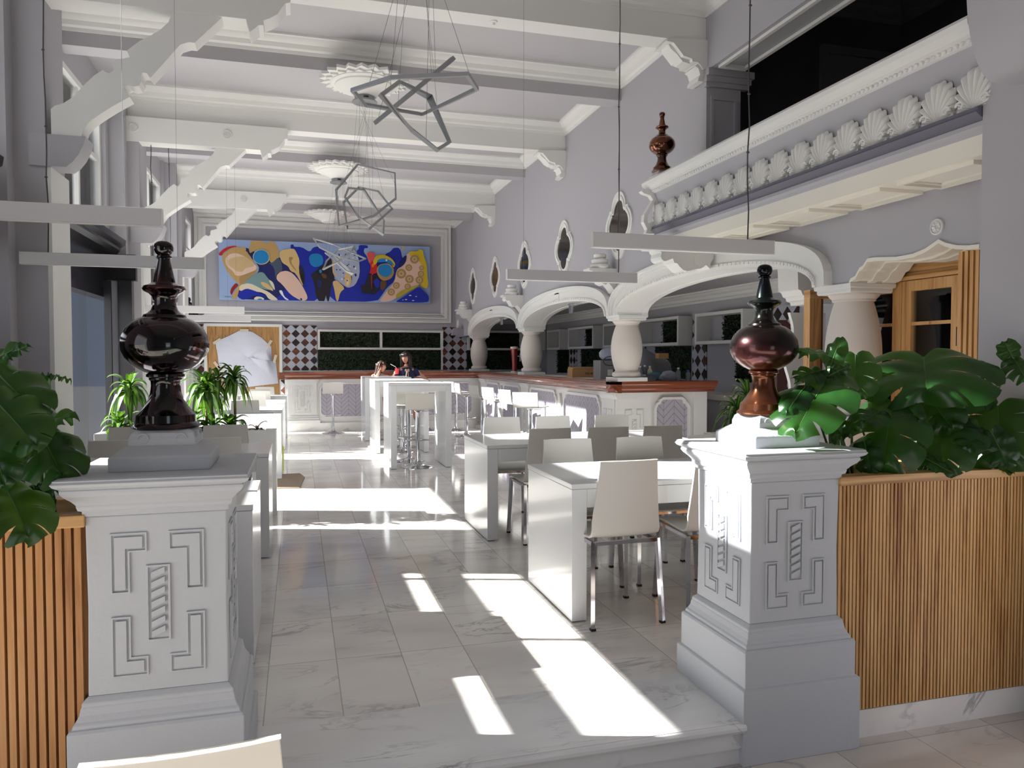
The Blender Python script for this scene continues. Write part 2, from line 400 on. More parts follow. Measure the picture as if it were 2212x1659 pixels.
# measured outlines (metres)
CHAND=[[[[0.296,4.252,2.886],[0.46,3.83,2.822],[0.792,3.591,2.786],[0.912,3.901,2.833],[0.772,4.812,2.97],[0.404,4.666,2.948]],[[0.881,4.4,3.171],[0.706,4.645,3.064],[0.477,4.595,2.847],[0.425,4.3,2.736],[0.601,4.055,2.842],[0.829,4.105,3.059]],[[0.415,3.91,2.756],[0.596,4.558,3.069],[0.863,5.086,3.176],[0.92,4.687,2.772],[0.758,4.225,2.59],[0.583,3.999,2.621]]],[[[0.399,8.236,3.203],[0.642,8.449,3.539],[1.045,8.454,3.467],[1.032,8.28,3.157],[0.777,8.123,2.926],[0.412,8.003,2.781]],[[0.482,8.126,3.108],[0.533,8.317,3.249],[0.712,8.533,3.286],[0.91,8.367,2.921],[0.876,8.152,2.74],[0.622,8.047,2.89]],[[0.481,8.364,3.1],[0.658,8.55,3.312],[0.863,8.477,3.268],[0.985,8.226,3.034],[0.717,7.996,2.766],[0.501,8.01,2.749]]],[[[0.257,12.862,3.393],[0.572,12.718,3.287],[0.825,12.309,3.113],[1.022,11.984,2.976],[0.875,11.545,2.874],[0.616,11.511,2.915],[0.332,12.026,3.127]],[[0.423,12.071,3.058],[0.517,12.148,3.058],[0.818,12.026,2.738],[0.724,11.99,2.774],[0.58,12.027,2.909]],[[0.377,12.002,2.793],[0.439,12.141,2.947],[0.621,12.245,3.14],[0.851,12.146,3.186],[0.823,12.066,3.102],[0.586,11.994,2.905]]]]
PAINT=[["navy",[[-1.126,3.815],[-1.044,3.824],[-0.921,3.747],[-0.589,3.684],[-0.369,3.648],[-0.233,3.499],[-0.149,3.414],[0.063,3.21],[0.273,2.705],[-1.098,2.693],[-1.252,2.739],[-1.27,2.901],[-1.053,3.048],[-0.822,3.305],[-0.81,3.436],[-0.984,3.626],[-1.086,3.719]]],["blue",[[-0.144,3.931],[-0.08,3.939],[-0.075,3.884],[0.09,3.891],[0.261,3.782],[0.337,3.895],[0.478,3.918],[0.62,3.795],[0.611,2.701],[-0.578,2.688],[-0.366,2.813],[-0.0,3.352],[-0.145,3.854]]],["blue",[[0.571,3.871],[0.635,3.785],[0.743,3.633],[0.761,3.152],[1.224,3.075],[1.337,3.394],[1.273,3.843],[1.329,3.89],[1.33,4.003],[1.531,4.005],[1.536,3.921],[1.452,3.917],[1.44,3.827],[1.507,3.739],[1.562,3.56],[1.787,3.613],[1.936,3.812],[2.038,3.861],[2.107,3.949],[2.221,3.959],[2.278,3.893],[2.312,3.711],[2.404,3.795],[2.357,3.587],[2.173,3.443],[2.126,3.19],[1.943,3.026],[1.863,2.898],[1.726,2.713],[0.561,2.695]]],["dark",[[0.529,3.525],[0.618,3.483],[0.611,2.701],[0.403,2.708],[0.342,3.141],[0.267,3.294],[0.387,3.364]]],["dark",[[0.567,3.437],[0.678,3.675],[0.743,3.633],[0.741,3.376],[0.806,3.232],[0.728,3.096],[0.67,2.702],[0.626,2.701],[0.564,3.035]]],["brown",[[0.495,3.323],[0.616,3.305],[0.615,3.204],[0.537,3.224]]],["navy",[[0.428,3.188],[0.526,3.146],[0.492,2.978],[0.405,3.031]]],["tan",[[-0.975,4.006],[-0.711,4.011],[-0.639,3.916],[-0.606,4.01],[-0.491,4.01],[-0.409,3.855],[-0.368,3.67],[-0.517,3.489],[-0.59,3.552],[-0.609,3.737],[-0.733,3.831],[-0.921,3.758],[-0.994,3.701],[-1.023,3.819],[-0.982,3.875]]],["slate",[[-0.517,3.533],[-0.411,3.646],[-0.338,3.539],[-0.319,3.342],[-0.446,3.294],[-0.491,3.008],[-0.616,3.114],[-0.697,3.33],[-0.727,3.417],[-0.591,3.509]]],["navy",[[-0.831,3.402],[-0.717,3.439],[-0.591,3.509],[-0.487,3.403],[-0.468,3.14],[-0.481,2.898],[-0.574,3.115],[-0.718,3.308]]],["tan",[[-1.547,3.648],[-1.444,3.77],[-1.27,3.837],[-1.085,3.833],[-1.045,3.721],[-0.964,3.615],[-0.914,3.476],[-0.831,3.413],[-0.863,3.325],[-1.072,3.145],[-1.136,2.991],[-1.219,2.935],[-1.272,2.717],[-1.375,2.687],[-1.364,2.79],[-1.259,2.966],[-1.217,3.032],[-1.369,3.169],[-1.499,3.37],[-1.563,3.551]]],["red",[[-1.637,3.698],[-1.494,3.811],[-1.31,3.867],[-1.239,3.843],[-1.392,3.81],[-1.536,3.702],[-1.557,3.642],[-1.623,3.637]]],["darkred",[[-1.289,3.063],[-1.228,3.016],[-1.332,2.899],[-1.379,2.785],[-1.409,2.854],[-1.382,2.952]]],["pink",[[-1.487,3.596],[-1.394,3.686],[-1.271,3.707],[-1.128,3.653],[-0.985,3.56],[-0.852,3.424],[-0.863,3.369],[-0.988,3.278],[-1.133,3.219],[-1.297,3.214],[-1.327,3.289],[-1.468,3.414],[-1.498,3.521]]],["sand",[[-1.446,3.555],[-1.272,3.626],[-1.087,3.638],[-0.944,3.518],[-0.893,3.433],[-1.09,3.383],[-1.153,3.294],[-1.296,3.312],[-1.306,3.354],[-1.438,3.437]]],["sandd",[[-1.215,3.206],[-1.092,3.253],[-0.884,3.346],[-0.864,3.303],[-1.052,3.145],[-1.135,3.056],[-1.217,3.032]]],["teal",[[-1.052,3.145],[-0.822,3.305],[-0.718,3.308],[-0.615,3.158],[-0.5,3.084],[-0.492,2.92],[-0.722,2.936],[-0.991,3.038],[-1.095,2.992],[-1.135,3.045]]],["cream",[[-1.218,3.011],[-1.011,3.07],[-0.784,2.957],[-0.618,2.884],[-0.472,2.767],[-0.41,2.702],[-0.599,2.704],[-0.702,2.86],[-0.992,2.897],[-1.219,2.88]]],["blue",[[-1.23,2.859],[-1.074,2.949],[-0.93,2.909],[-0.702,2.816],[-0.661,2.741],[-0.744,2.783],[-0.911,2.801],[-1.098,2.699],[-1.18,2.702],[-1.251,2.771]]],["cream",[[-0.922,2.735],[-0.869,2.78],[-0.765,2.771],[-0.703,2.729],[-0.724,2.696],[-0.912,2.697]]],["cyan",[[-0.849,2.715],[-0.797,2.738],[-0.745,2.717],[-0.745,2.695],[-0.849,2.695]]],["tanl",[[-0.788,3.087],[-0.72,3.1],[-0.616,3.048],[-0.533,2.952],[-0.513,2.898],[-0.617,2.939],[-0.732,3.002]]],["cream",[[-0.615,3.147],[-0.542,3.116],[-0.491,3.008],[-0.481,2.909],[-0.554,3.017]]],["tanl",[[-0.378,3.79],[-0.081,3.857],[-0.018,3.76],[0.045,3.597],[0.021,3.375],[0.115,3.068],[0.104,3.034],[-0.043,3.307],[-0.149,3.348],[-0.201,3.456],[-0.317,3.518],[-0.369,3.626]]],["sandd",[[-0.189,3.655],[-0.083,3.658],[-0.147,3.546],[-0.0,3.33],[-0.085,3.405],[-0.169,3.523]]],["dark",[[0.055,3.509],[0.128,3.378],[0.148,3.18],[0.125,3.024],[0.062,3.177],[0.027,3.353]]],["pink2",[[-0.441,3.251],[-0.361,3.33],[-0.234,3.356],[-0.107,3.305],[0.062,3.1],[0.188,2.848],[0.209,2.76],[0.155,2.703],[0.058,2.706],[-0.154,2.829],[-0.332,3.056],[-0.447,3.152]]],["white",[[-0.397,2.922],[-0.333,2.924],[-0.292,2.793],[-0.177,2.707],[-0.261,2.716],[-0.376,2.857]]],["navy",[[0.048,2.756],[0.08,2.762],[0.096,2.718],[0.058,2.712]]],["gold",[[-0.938,3.649],[-0.9,3.737],[-0.827,3.789],[-0.723,3.799],[-0.63,3.759],[-0.584,3.662],[-0.595,3.552],[-0.674,3.484],[-0.779,3.464],[-0.882,3.51],[-0.928,3.573]]],["cyan",[[-0.922,3.639],[-0.89,3.727],[-0.817,3.779],[-0.723,3.788],[-0.64,3.747],[-0.599,3.661],[-0.611,3.563],[-0.685,3.5],[-0.779,3.48],[-0.872,3.521],[-0.918,3.584]]],["navy",[[-1.086,3.763],[-1.034,3.819],[-0.994,3.712],[-0.942,3.681],[-0.943,3.584],[-0.984,3.647],[-1.045,3.732]]],["cyan",[[0.238,3.648],[0.282,3.727],[0.347,3.752],[0.455,3.756],[0.53,3.703],[0.557,3.615],[0.529,3.514],[0.452,3.467],[0.344,3.452],[0.269,3.516]]],["cyan",[[0.457,3.389],[0.495,3.407],[0.522,3.369],[0.505,3.324],[0.467,3.328]]],["tanl",[[0.761,3.152],[0.849,3.177],[1.024,3.002],[0.913,2.91],[0.867,2.701],[0.824,2.717],[0.782,2.985],[0.75,3.096]]],["paleb",[[0.742,3.487],[0.787,3.712],[0.931,3.897],[1.185,3.929],[1.273,3.809],[1.339,3.62],[1.348,3.304],[1.246,3.076],[1.09,3.004],[0.98,3.069],[0.816,3.221],[0.752,3.354]]],["sand",[[0.743,3.599],[0.798,3.69],[0.785,3.377],[0.849,3.233],[0.784,3.265],[0.747,3.398]]],["white",[[0.914,3.743],[0.939,3.751],[0.95,3.733],[0.935,3.714],[0.919,3.719]]],["navy",[[0.876,3.764],[0.901,3.772],[0.912,3.754],[0.897,3.735],[0.881,3.74]]],["navy",[[1.228,3.327],[1.263,3.338],[1.278,3.313],[1.258,3.287],[1.235,3.294]]],["white",[[0.907,3.474],[0.93,3.482],[0.939,3.466],[0.926,3.449],[0.912,3.453]]],["navy",[[0.887,3.738],[0.908,3.745],[0.917,3.73],[0.905,3.715],[0.891,3.719]]],["navy",[[1.232,3.31],[1.268,3.321],[1.283,3.296],[1.262,3.269],[1.239,3.276]]],["white",[[1.183,3.696],[1.206,3.704],[1.216,3.687],[1.203,3.67],[1.188,3.674]]],["navy",[[1.088,3.366],[1.125,3.378],[1.141,3.351],[1.119,3.324],[1.096,3.331]]],["navy",[[1.216,3.767],[1.247,3.777],[1.26,3.755],[1.242,3.732],[1.222,3.738]]],["white",[[1.122,3.499],[1.142,3.506],[1.151,3.492],[1.139,3.477],[1.127,3.481]]],["navy",[[1.017,3.761],[1.056,3.774],[1.072,3.746],[1.05,3.717],[1.025,3.725]]],["navy",[[1.212,3.478],[1.236,3.485],[1.245,3.469],[1.232,3.452],[1.217,3.456]]],["white",[[1.223,3.469],[1.26,3.481],[1.276,3.455],[1.255,3.427],[1.231,3.434]]],["navy",[[1.202,3.503],[1.228,3.511],[1.239,3.493],[1.224,3.474],[1.208,3.479]]],["navy",[[1.088,3.544],[1.108,3.551],[1.116,3.537],[1.105,3.522],[1.093,3.526]]],["white",[[0.949,3.303],[0.966,3.308],[0.973,3.296],[0.963,3.284],[0.953,3.287]]],["navy",[[0.824,3.416],[0.846,3.424],[0.856,3.408],[0.843,3.391],[0.828,3.395]]],["navy",[[1.055,3.52],[1.079,3.528],[1.089,3.511],[1.075,3.493],[1.06,3.498]]],["white",[[1.275,3.699],[1.301,3.708],[1.312,3.689],[1.297,3.67],[1.28,3.675]]],["navy",[[0.898,3.415],[0.92,3.422],[0.929,3.406],[0.917,3.39],[0.902,3.394]]],["navy",[[0.969,3.347],[0.992,3.355],[1.002,3.338],[0.989,3.321],[0.974,3.325]]],["white",[[1.068,3.25],[1.086,3.256],[1.094,3.243],[1.084,3.23],[1.072,3.234]]],["navy",[[0.824,3.666],[0.859,3.677],[0.873,3.653],[0.853,3.627],[0.832,3.634]]],["navy",[[1.094,3.666],[1.118,3.674],[1.128,3.657],[1.114,3.639],[1.099,3.644]]],["white",[[0.891,3.519],[0.907,3.524],[0.914,3.513],[0.905,3.5],[0.894,3.504]]],["navy",[[1.119,3.266],[1.159,3.279],[1.175,3.251],[1.153,3.222],[1.127,3.23]]],["navy",[[1.153,3.218],[1.169,3.223],[1.176,3.211],[1.167,3.199],[1.157,3.203]]],["white",[[0.928,3.216],[0.963,3.227],[0.978,3.202],[0.958,3.176],[0.935,3.183]]],["navy",[[0.989,3.23],[1.019,3.239],[1.033,3.217],[1.015,3.195],[0.995,3.201]]],["navy",[[1.193,3.633],[1.213,3.64],[1.222,3.626],[1.21,3.61],[1.197,3.614]]],["white",[[1.012,3.726],[1.037,3.734],[1.048,3.716],[1.034,3.698],[1.018,3.703]]],["navy",[[1.265,3.61],[1.28,3.616],[1.287,3.604],[1.278,3.593],[1.268,3.596]]],["navy",[[0.817,3.703],[0.851,3.714],[0.866,3.689],[0.846,3.663],[0.824,3.67]]],["white",[[0.978,3.627],[0.996,3.632],[1.004,3.62],[0.993,3.606],[0.982,3.61]]],["tanl",[[1.015,3.317],[1.082,3.375],[1.148,3.31],[1.158,3.163],[1.113,3.038],[1.024,3.047],[1.003,3.182]]],["cream",[[1.058,3.206],[1.092,3.218],[1.102,3.094],[1.057,3.059]]],["blue",[[1.053,3.189],[1.08,3.195],[1.08,3.156],[1.058,3.155]]],["salmon",[[1.496,3.795],[1.564,3.826],[1.653,3.824],[1.692,3.757],[1.652,3.665],[1.629,3.562],[1.562,3.56],[1.529,3.694]]],["red",[[1.562,3.56],[1.63,3.653],[1.652,3.563],[1.731,3.566],[1.729,3.361],[1.628,3.335],[1.603,3.006],[1.583,3.334],[1.561,3.356],[1.595,3.493]]],["orange",[[1.607,3.561],[1.674,3.586],[1.674,3.518],[1.617,3.471]]],["dark",[[1.538,3.333],[1.594,3.357],[1.628,3.301],[1.729,3.338],[1.785,3.226],[1.807,3.056],[1.738,2.952],[1.648,2.87],[1.558,2.902],[1.401,2.893],[1.358,3.101],[1.447,3.07],[1.504,3.241]]],["redd",[[1.588,3.311],[1.622,3.312],[1.615,2.995],[1.598,3.005]]],["blue",[[1.649,3.177],[1.718,3.247],[1.785,3.204],[1.796,3.09],[1.75,3.015],[1.671,3.064]]],["yellow",[[1.641,3.608],[1.687,3.734],[1.811,3.778],[1.924,3.771],[2.06,3.702],[2.151,3.58],[2.105,3.487],[2.048,3.576],[1.901,3.685],[1.743,3.668],[1.719,3.565],[1.663,3.541]]],["sandd",[[1.719,3.474],[1.81,3.568],[1.991,3.597],[2.105,3.487],[2.115,3.35],[2.035,3.234],[1.898,3.184],[1.796,3.227],[1.729,3.338]]],["cyan",[[1.731,3.634],[1.799,3.687],[1.935,3.698],[2.06,3.645],[2.128,3.533],[2.048,3.565],[1.923,3.618],[1.765,3.601]]],["cyan",[[1.747,3.43],[1.787,3.533],[1.9,3.571],[2.002,3.552],[2.07,3.463],[2.058,3.348],[1.967,3.277],[1.865,3.28],[1.775,3.34]]],["white",[[1.918,3.669],[1.958,3.681],[1.963,3.642],[1.929,3.635]]],["brown",[[1.808,3.204],[1.932,3.185],[1.955,3.117],[1.874,2.967],[1.795,2.999]]],["pink2",[[2.381,3.794],[2.474,3.855],[2.635,3.757],[2.774,3.601],[2.773,3.208],[2.679,3.125],[2.47,2.993],[2.239,2.85],[2.009,2.719],[1.771,2.708],[1.874,2.864],[1.965,2.98],[2.126,3.167],[2.162,3.42],[2.242,3.514],[2.357,3.587]]],["yellow",[[2.313,3.997],[2.359,3.999],[2.348,3.942],[2.29,3.882]]],["yellow",[[2.451,3.877],[2.648,3.884],[2.683,3.932],[2.776,3.924],[2.798,3.763],[2.868,3.604],[2.878,3.304],[2.901,3.154],[2.866,3.026],[2.702,3.091],[2.761,3.254],[2.774,3.532],[2.658,3.689],[2.543,3.766],[2.473,3.774]]],["yellowd",[[2.159,2.894],[2.309,3.0],[2.679,3.137],[2.679,3.09],[2.4,2.934],[2.216,2.815],[2.147,2.802]]],["sandd",[[2.391,3.364],[2.369,3.296],[2.311,3.253],[2.24,3.251],[2.183,3.291],[2.161,3.357],[2.183,3.425],[2.241,3.469],[2.312,3.471],[2.369,3.431]]],["sand",[[2.339,3.363],[2.327,3.325],[2.295,3.301],[2.256,3.3],[2.225,3.322],[2.213,3.359],[2.225,3.396],[2.257,3.42],[2.296,3.421],[2.327,3.399]]],["sandd",[[2.307,3.362],[2.301,3.343],[2.285,3.331],[2.266,3.33],[2.25,3.341],[2.244,3.36],[2.25,3.378],[2.266,3.39],[2.286,3.391],[2.301,3.38]]],["sandd",[[2.53,3.506],[2.514,3.459],[2.474,3.428],[2.424,3.427],[2.384,3.454],[2.368,3.501],[2.384,3.549],[2.425,3.579],[2.474,3.581],[2.515,3.553]]],["sand",[[2.494,3.505],[2.485,3.479],[2.463,3.462],[2.435,3.461],[2.413,3.477],[2.405,3.502],[2.413,3.529],[2.436,3.545],[2.463,3.546],[2.485,3.531]]],["sandd",[[2.471,3.505],[2.467,3.491],[2.456,3.483],[2.442,3.483],[2.431,3.49],[2.427,3.503],[2.431,3.516],[2.442,3.525],[2.456,3.525],[2.467,3.517]]],["sandd",[[2.558,3.248],[2.539,3.19],[2.489,3.153],[2.429,3.152],[2.38,3.186],[2.361,3.243],[2.38,3.301],[2.43,3.338],[2.49,3.339],[2.539,3.305]]],["sand",[[2.514,3.247],[2.503,3.215],[2.476,3.195],[2.443,3.194],[2.416,3.213],[2.406,3.244],[2.416,3.276],[2.443,3.296],[2.476,3.297],[2.503,3.278]]],["sandd",[[2.487,3.246],[2.481,3.23],[2.468,3.22],[2.451,3.22],[2.438,3.229],[2.433,3.245],[2.438,3.261],[2.451,3.271],[2.468,3.271],[2.481,3.262]]],["sandd",[[2.803,3.371],[2.788,3.326],[2.75,3.298],[2.703,3.297],[2.665,3.323],[2.651,3.366],[2.666,3.411],[2.704,3.439],[2.75,3.441],[2.788,3.415]]],["sand",[[2.768,3.37],[2.76,3.345],[2.74,3.33],[2.714,3.329],[2.693,3.343],[2.685,3.367],[2.693,3.392],[2.714,3.408],[2.74,3.408],[2.761,3.394]]],["sandd",[[2.748,3.369],[2.744,3.357],[2.733,3.349],[2.72,3.349],[2.71,3.356],[2.706,3.368],[2.71,3.38],[2.72,3.388],[2.733,3.388],[2.744,3.381]]],["sandd",[[2.785,3.232],[2.766,3.177],[2.72,3.142],[2.662,3.141],[2.616,3.173],[2.598,3.227],[2.616,3.281],[2.663,3.316],[2.72,3.318],[2.767,3.286]]],["sand",[[2.743,3.231],[2.733,3.2],[2.707,3.181],[2.675,3.18],[2.65,3.198],[2.64,3.228],[2.65,3.258],[2.676,3.277],[2.707,3.278],[2.733,3.26]]],["sandd",[[2.717,3.23],[2.712,3.215],[2.699,3.205],[2.683,3.205],[2.671,3.214],[2.666,3.228],[2.671,3.243],[2.683,3.253],[2.699,3.254],[2.712,3.245]]],["sandd",[[2.24,3.09],[2.224,3.043],[2.184,3.013],[2.135,3.011],[2.095,3.04],[2.08,3.086],[2.095,3.134],[2.135,3.164],[2.185,3.165],[2.225,3.137]]],["sand",[[2.204,3.089],[2.195,3.063],[2.173,3.047],[2.146,3.046],[2.124,3.061],[2.116,3.087],[2.124,3.113],[2.146,3.13],[2.174,3.131],[2.196,3.115]]],["sandd",[[2.182,3.089],[2.178,3.076],[2.167,3.067],[2.153,3.067],[2.142,3.075],[2.138,3.088],[2.142,3.101],[2.153,3.109],[2.167,3.109],[2.178,3.102]]],["sandd",[[2.482,3.074],[2.468,3.033],[2.434,3.007],[2.391,3.006],[2.356,3.03],[2.343,3.07],[2.357,3.111],[2.391,3.137],[2.434,3.138],[2.469,3.114]]],["sand",[[2.451,3.073],[2.443,3.05],[2.424,3.036],[2.401,3.036],[2.382,3.049],[2.374,3.071],[2.382,3.093],[2.401,3.108],[2.424,3.108],[2.443,3.095]]],["sandd",[[2.432,3.072],[2.428,3.061],[2.418,3.054],[2.407,3.054],[2.397,3.06],[2.394,3.071],[2.397,3.083],[2.407,3.09],[2.419,3.09],[2.428,3.083]]],["sandd",[[2.13,2.939],[2.114,2.888],[2.071,2.856],[2.018,2.854],[1.975,2.885],[1.959,2.935],[1.976,2.985],[2.019,3.018],[2.072,3.019],[2.114,2.989]]],["sand",[[2.092,2.938],[2.083,2.91],[2.059,2.892],[2.03,2.891],[2.007,2.908],[1.998,2.936],[2.007,2.963],[2.03,2.981],[2.06,2.982],[2.083,2.965]]],["sandd",[[2.068,2.937],[2.064,2.923],[2.052,2.914],[2.037,2.914],[2.026,2.922],[2.021,2.936],[2.026,2.95],[2.038,2.959],[2.052,2.959],[2.064,2.951]]],["sandd",[[2.797,3.509],[2.786,3.475],[2.757,3.453],[2.721,3.452],[2.692,3.472],[2.681,3.506],[2.692,3.54],[2.721,3.562],[2.757,3.563],[2.786,3.543]]],["sand",[[2.771,3.509],[2.765,3.49],[2.749,3.478],[2.729,3.477],[2.713,3.488],[2.707,3.506],[2.713,3.525],[2.729,3.537],[2.749,3.538],[2.765,3.527]]],["sandd",[[2.755,3.508],[2.752,3.499],[2.744,3.493],[2.734,3.492],[2.726,3.498],[2.723,3.507],[2.726,3.516],[2.734,3.522],[2.744,3.523],[2.752,3.517]]],["sandd",[[2.682,3.701],[2.661,3.64],[2.609,3.6],[2.545,3.598],[2.493,3.634],[2.473,3.694],[2.493,3.756],[2.545,3.795],[2.61,3.797],[2.662,3.762]]],["sand",[[2.635,3.7],[2.623,3.666],[2.595,3.644],[2.559,3.643],[2.531,3.663],[2.52,3.696],[2.531,3.73],[2.56,3.751],[2.595,3.753],[2.624,3.733]]],["sandd",[[2.606,3.699],[2.6,3.682],[2.586,3.671],[2.568,3.67],[2.554,3.68],[2.549,3.697],[2.554,3.714],[2.568,3.725],[2.586,3.725],[2.6,3.715]]],["navy",[[2.324,3.746],[2.404,3.795],[2.381,3.633],[2.311,3.539],[2.196,3.467],[2.243,3.606]]],["blue",[[2.17,2.745],[2.308,2.828],[2.47,2.935],[2.679,3.079],[2.737,3.023],[2.888,2.887],[2.912,2.795],[2.876,2.713],[2.158,2.704]]],["white",[[2.347,2.771],[2.377,2.787],[2.413,2.779],[2.382,2.76]]],["white",[[2.435,2.865],[2.469,2.883],[2.511,2.874],[2.476,2.853]]],["white",[[2.508,2.752],[2.538,2.767],[2.575,2.759],[2.544,2.741]]],["white",[[2.287,2.759],[2.307,2.769],[2.332,2.764],[2.311,2.751]]],["white",[[2.585,2.846],[2.608,2.858],[2.636,2.851],[2.613,2.837]]]]
LEAF_R1=[[[2.203,2.75,1.39],[2.277,2.78,1.529],0.55],[[2.214,2.8,1.444],[2.049,2.74,1.457],0.7],[[2.171,2.72,1.347],[1.855,2.52,1.152],0.75],[[2.371,2.8,1.438],[2.318,2.74,1.27],1.15],[[2.039,2.7,1.304],[1.878,2.6,1.22],0.6],[[2.152,2.72,1.233],[2.147,2.7,1.121],0.45],[[2.199,2.7,1.165],[2.152,2.66,1.068],0.4],[[2.157,2.7,1.348],[2.225,2.66,1.397],0.6],[[2.153,2.68,1.333],[2.075,2.6,1.213],0.45],[[2.159,2.75,1.37],[1.998,2.7,1.349],0.7]]
LEAF_R2=[[[2.5,2.72,1.23],[2.341,2.6,0.995],1.05],[[2.528,2.74,1.234],[2.526,2.6,1.175],0.75],[[2.338,2.7,1.062],[2.306,2.62,0.941],0.8],[[2.725,2.8,1.3],[2.535,2.8,1.374],0.7],[[2.721,2.78,1.426],[2.584,2.62,1.307],2.4],[[2.414,2.7,1.19],[2.269,2.62,1.169],0.9],[[2.329,2.74,1.169],[2.231,2.7,1.095],0.5]]
LEAF_R3=[[[2.703,2.74,1.259],[2.706,2.6,1.121],1.0],[[3.054,2.78,1.321],[2.785,2.68,1.262],0.85],[[2.75,2.7,1.153],[2.62,2.58,0.967],1.1],[[2.581,2.66,1.004],[2.646,2.52,0.94],0.4],[[2.831,2.68,1.173],[2.816,2.58,1.07],0.7],[[3.05,2.76,1.332],[3.032,2.76,1.411],0.5]]
LEAF_R4=[[[3.017,2.66,1.208],[2.904,2.54,1.002],1.6],[[3.026,2.6,1.426],[2.985,2.6,1.491],1.2],[[3.034,2.6,1.42],[2.982,2.5,1.351],1.0],[[2.963,2.66,0.97],[2.983,2.54,0.929],0.4],[[2.858,2.62,1.116],[2.723,2.54,1.048],0.8],[[2.891,2.58,1.108],[2.905,2.5,0.957],0.8]]
LEAF_L1=[[[-0.878,2.6,1.385],[-0.74,2.5,1.267],0.95],[[-0.855,2.5,1.313],[-0.71,2.4,1.182],0.85],[[-0.934,2.7,1.398],[-0.822,2.62,1.466],0.6],[[-0.859,2.65,1.43],[-0.791,2.6,1.466],0.45],[[-0.856,2.55,1.229],[-0.779,2.5,1.112],0.6],[[-0.851,2.5,1.186],[-0.801,2.42,1.069],0.8],[[-0.858,2.6,1.036],[-0.741,2.42,0.938],0.9]]
LEAF_L2=[[[-0.76,2.7,1.367],[-0.789,2.68,1.358],0.9],[[-0.758,2.7,1.367],[-0.685,2.66,1.359],0.22],[[-0.811,2.72,1.209],[-0.698,2.66,1.256],0.75],[[-0.794,2.68,1.202],[-0.686,2.55,1.084],1.05],[[-0.798,2.7,1.205],[-0.674,2.62,1.132],0.4],[[-0.82,2.72,1.017],[-0.738,2.66,1.013],0.5],[[-0.812,2.7,1.017],[-0.764,2.62,0.959],0.9],[[-0.834,2.74,1.265],[-0.86,2.7,1.318],0.8]]
BRACE=[[-0.874,4.0],[-0.905,3.916],[-0.966,3.85],[-1.026,3.806],[-1.105,3.754],[-1.19,3.676],[-1.171,3.632],[-1.225,3.611],[-1.268,3.604],[-1.284,3.565],[-1.276,3.529],[-1.309,3.499],[-1.331,3.506],[-1.352,3.521],[-1.41,3.473],[-1.487,3.387],[-1.545,3.309],[-1.612,3.256],[-1.664,3.235],[-1.692,3.21],[-1.691,3.03],[-1.498,3.03],[-1.483,3.084],[-1.444,3.14],[-1.376,3.198],[-1.298,3.258],[-1.175,3.343],[-1.209,3.382],[-1.208,3.414],[-1.181,3.428],[-1.148,3.42],[-1.115,3.429],[-1.095,3.463],[-1.099,3.499],[-1.087,3.528],[-1.059,3.527],[-1.035,3.495],[-0.959,3.589],[-0.878,3.694],[-0.827,3.759],[-0.766,3.785],[-0.727,3.784],[-0.652,3.865],[-0.516,4.011]]
CORBEL=[[-1.834,3.027],[-1.465,3.025],[-1.48,2.968],[-1.515,2.892],[-1.554,2.837],[-1.597,2.8],[-1.834,2.799]]
BRKT=[[3.216,4.277],[3.605,4.295],[3.603,4.039],[3.56,4.029],[3.533,4.065],[3.503,4.088],[3.451,4.089],[3.443,4.114],[3.362,4.131],[3.296,4.202],[3.26,4.237],[3.194,4.242]]
BALEND=[[[2.884,2.879],[3.046,2.95],[3.067,2.903],[3.061,2.813],[3.033,2.747],[3.048,2.594],[3.07,2.518],[2.929,2.512],[2.942,2.551],[2.907,2.613],[2.913,2.677],[2.955,2.743],[2.997,2.809],[2.969,2.846],[2.905,2.861]],[[3.025,2.811],[3.019,2.631],[2.949,2.602],[2.942,2.653],[2.983,2.745]]]
CONS=[[2.928,2.376],[2.929,2.35],[3.003,2.351],[3.009,2.332],[3.026,2.317],[3.018,2.282],[3.028,2.259],[3.049,2.245],[3.069,2.245],[3.134,2.271],[3.148,2.233],[3.174,2.23],[3.201,2.199],[3.234,2.173],[3.274,2.164],[3.317,2.176],[3.364,2.188],[3.401,2.19],[3.435,2.209],[3.455,2.225],[3.482,2.205],[3.496,2.19],[3.502,2.245],[3.529,2.285],[3.535,2.352],[3.531,2.394]]
PAPER=[[-1.74,1.793],[-1.485,1.903],[-1.253,2.028],[-1.144,2.053],[-0.97,2.01],[-0.777,1.882],[-0.582,1.691],[-0.553,1.36],[-0.481,1.353],[-0.439,0.87],[-0.853,0.825],[-1.113,0.794],[-1.524,0.737],[-1.659,1.118],[-1.687,1.47]]
# ------------------------------------------------------------------ shell of the room
S_Y = 3.82; COLY = [4.46, 8.27, 12.08, 15.89]; WX = 3.58; WX2 = 3.93; YF = 17.6; ZC = 4.66
LZ = -0.17
struct('floor', MB().box(-2.45, 8.0, 2.66, YF+0.1, -0.12, 0.0), FLOORM)
m = MB().box(-3.2, 5.0, -4.0, 2.72, -0.3, LZ)
struct('floor', m, LOWFLOOR)
m = MB()
m.box(-0.17, 1.66, 2.545, 3.02, -0.10, 0.002)
pr = [(2.545, -0.035), (2.528, -0.033), (2.52, -0.02), (2.521, -0.008), (2.53, 0.0), (2.545, 0.003)]
m.prism([(2.56, 0.003), (2.56, -0.035)]+pr, 'x', -0.17, 1.66)
m.box(-0.17, 1.66, 2.56, 2.7, -0.169, -0.03)
struct('trim_1', m, STEPM)
m = MB(); m.box(-0.17, 1.66, 2.555, 2.56, -0.048, -0.043); m.box(-0.17, 1.66, 2.5405, 2.5455, 0.0031, 0.0036); m.box(-0.17, 1.66, 2.575, 2.578, 0.0021, 0.0026)
struct('trim_2', m, SKIRTM)
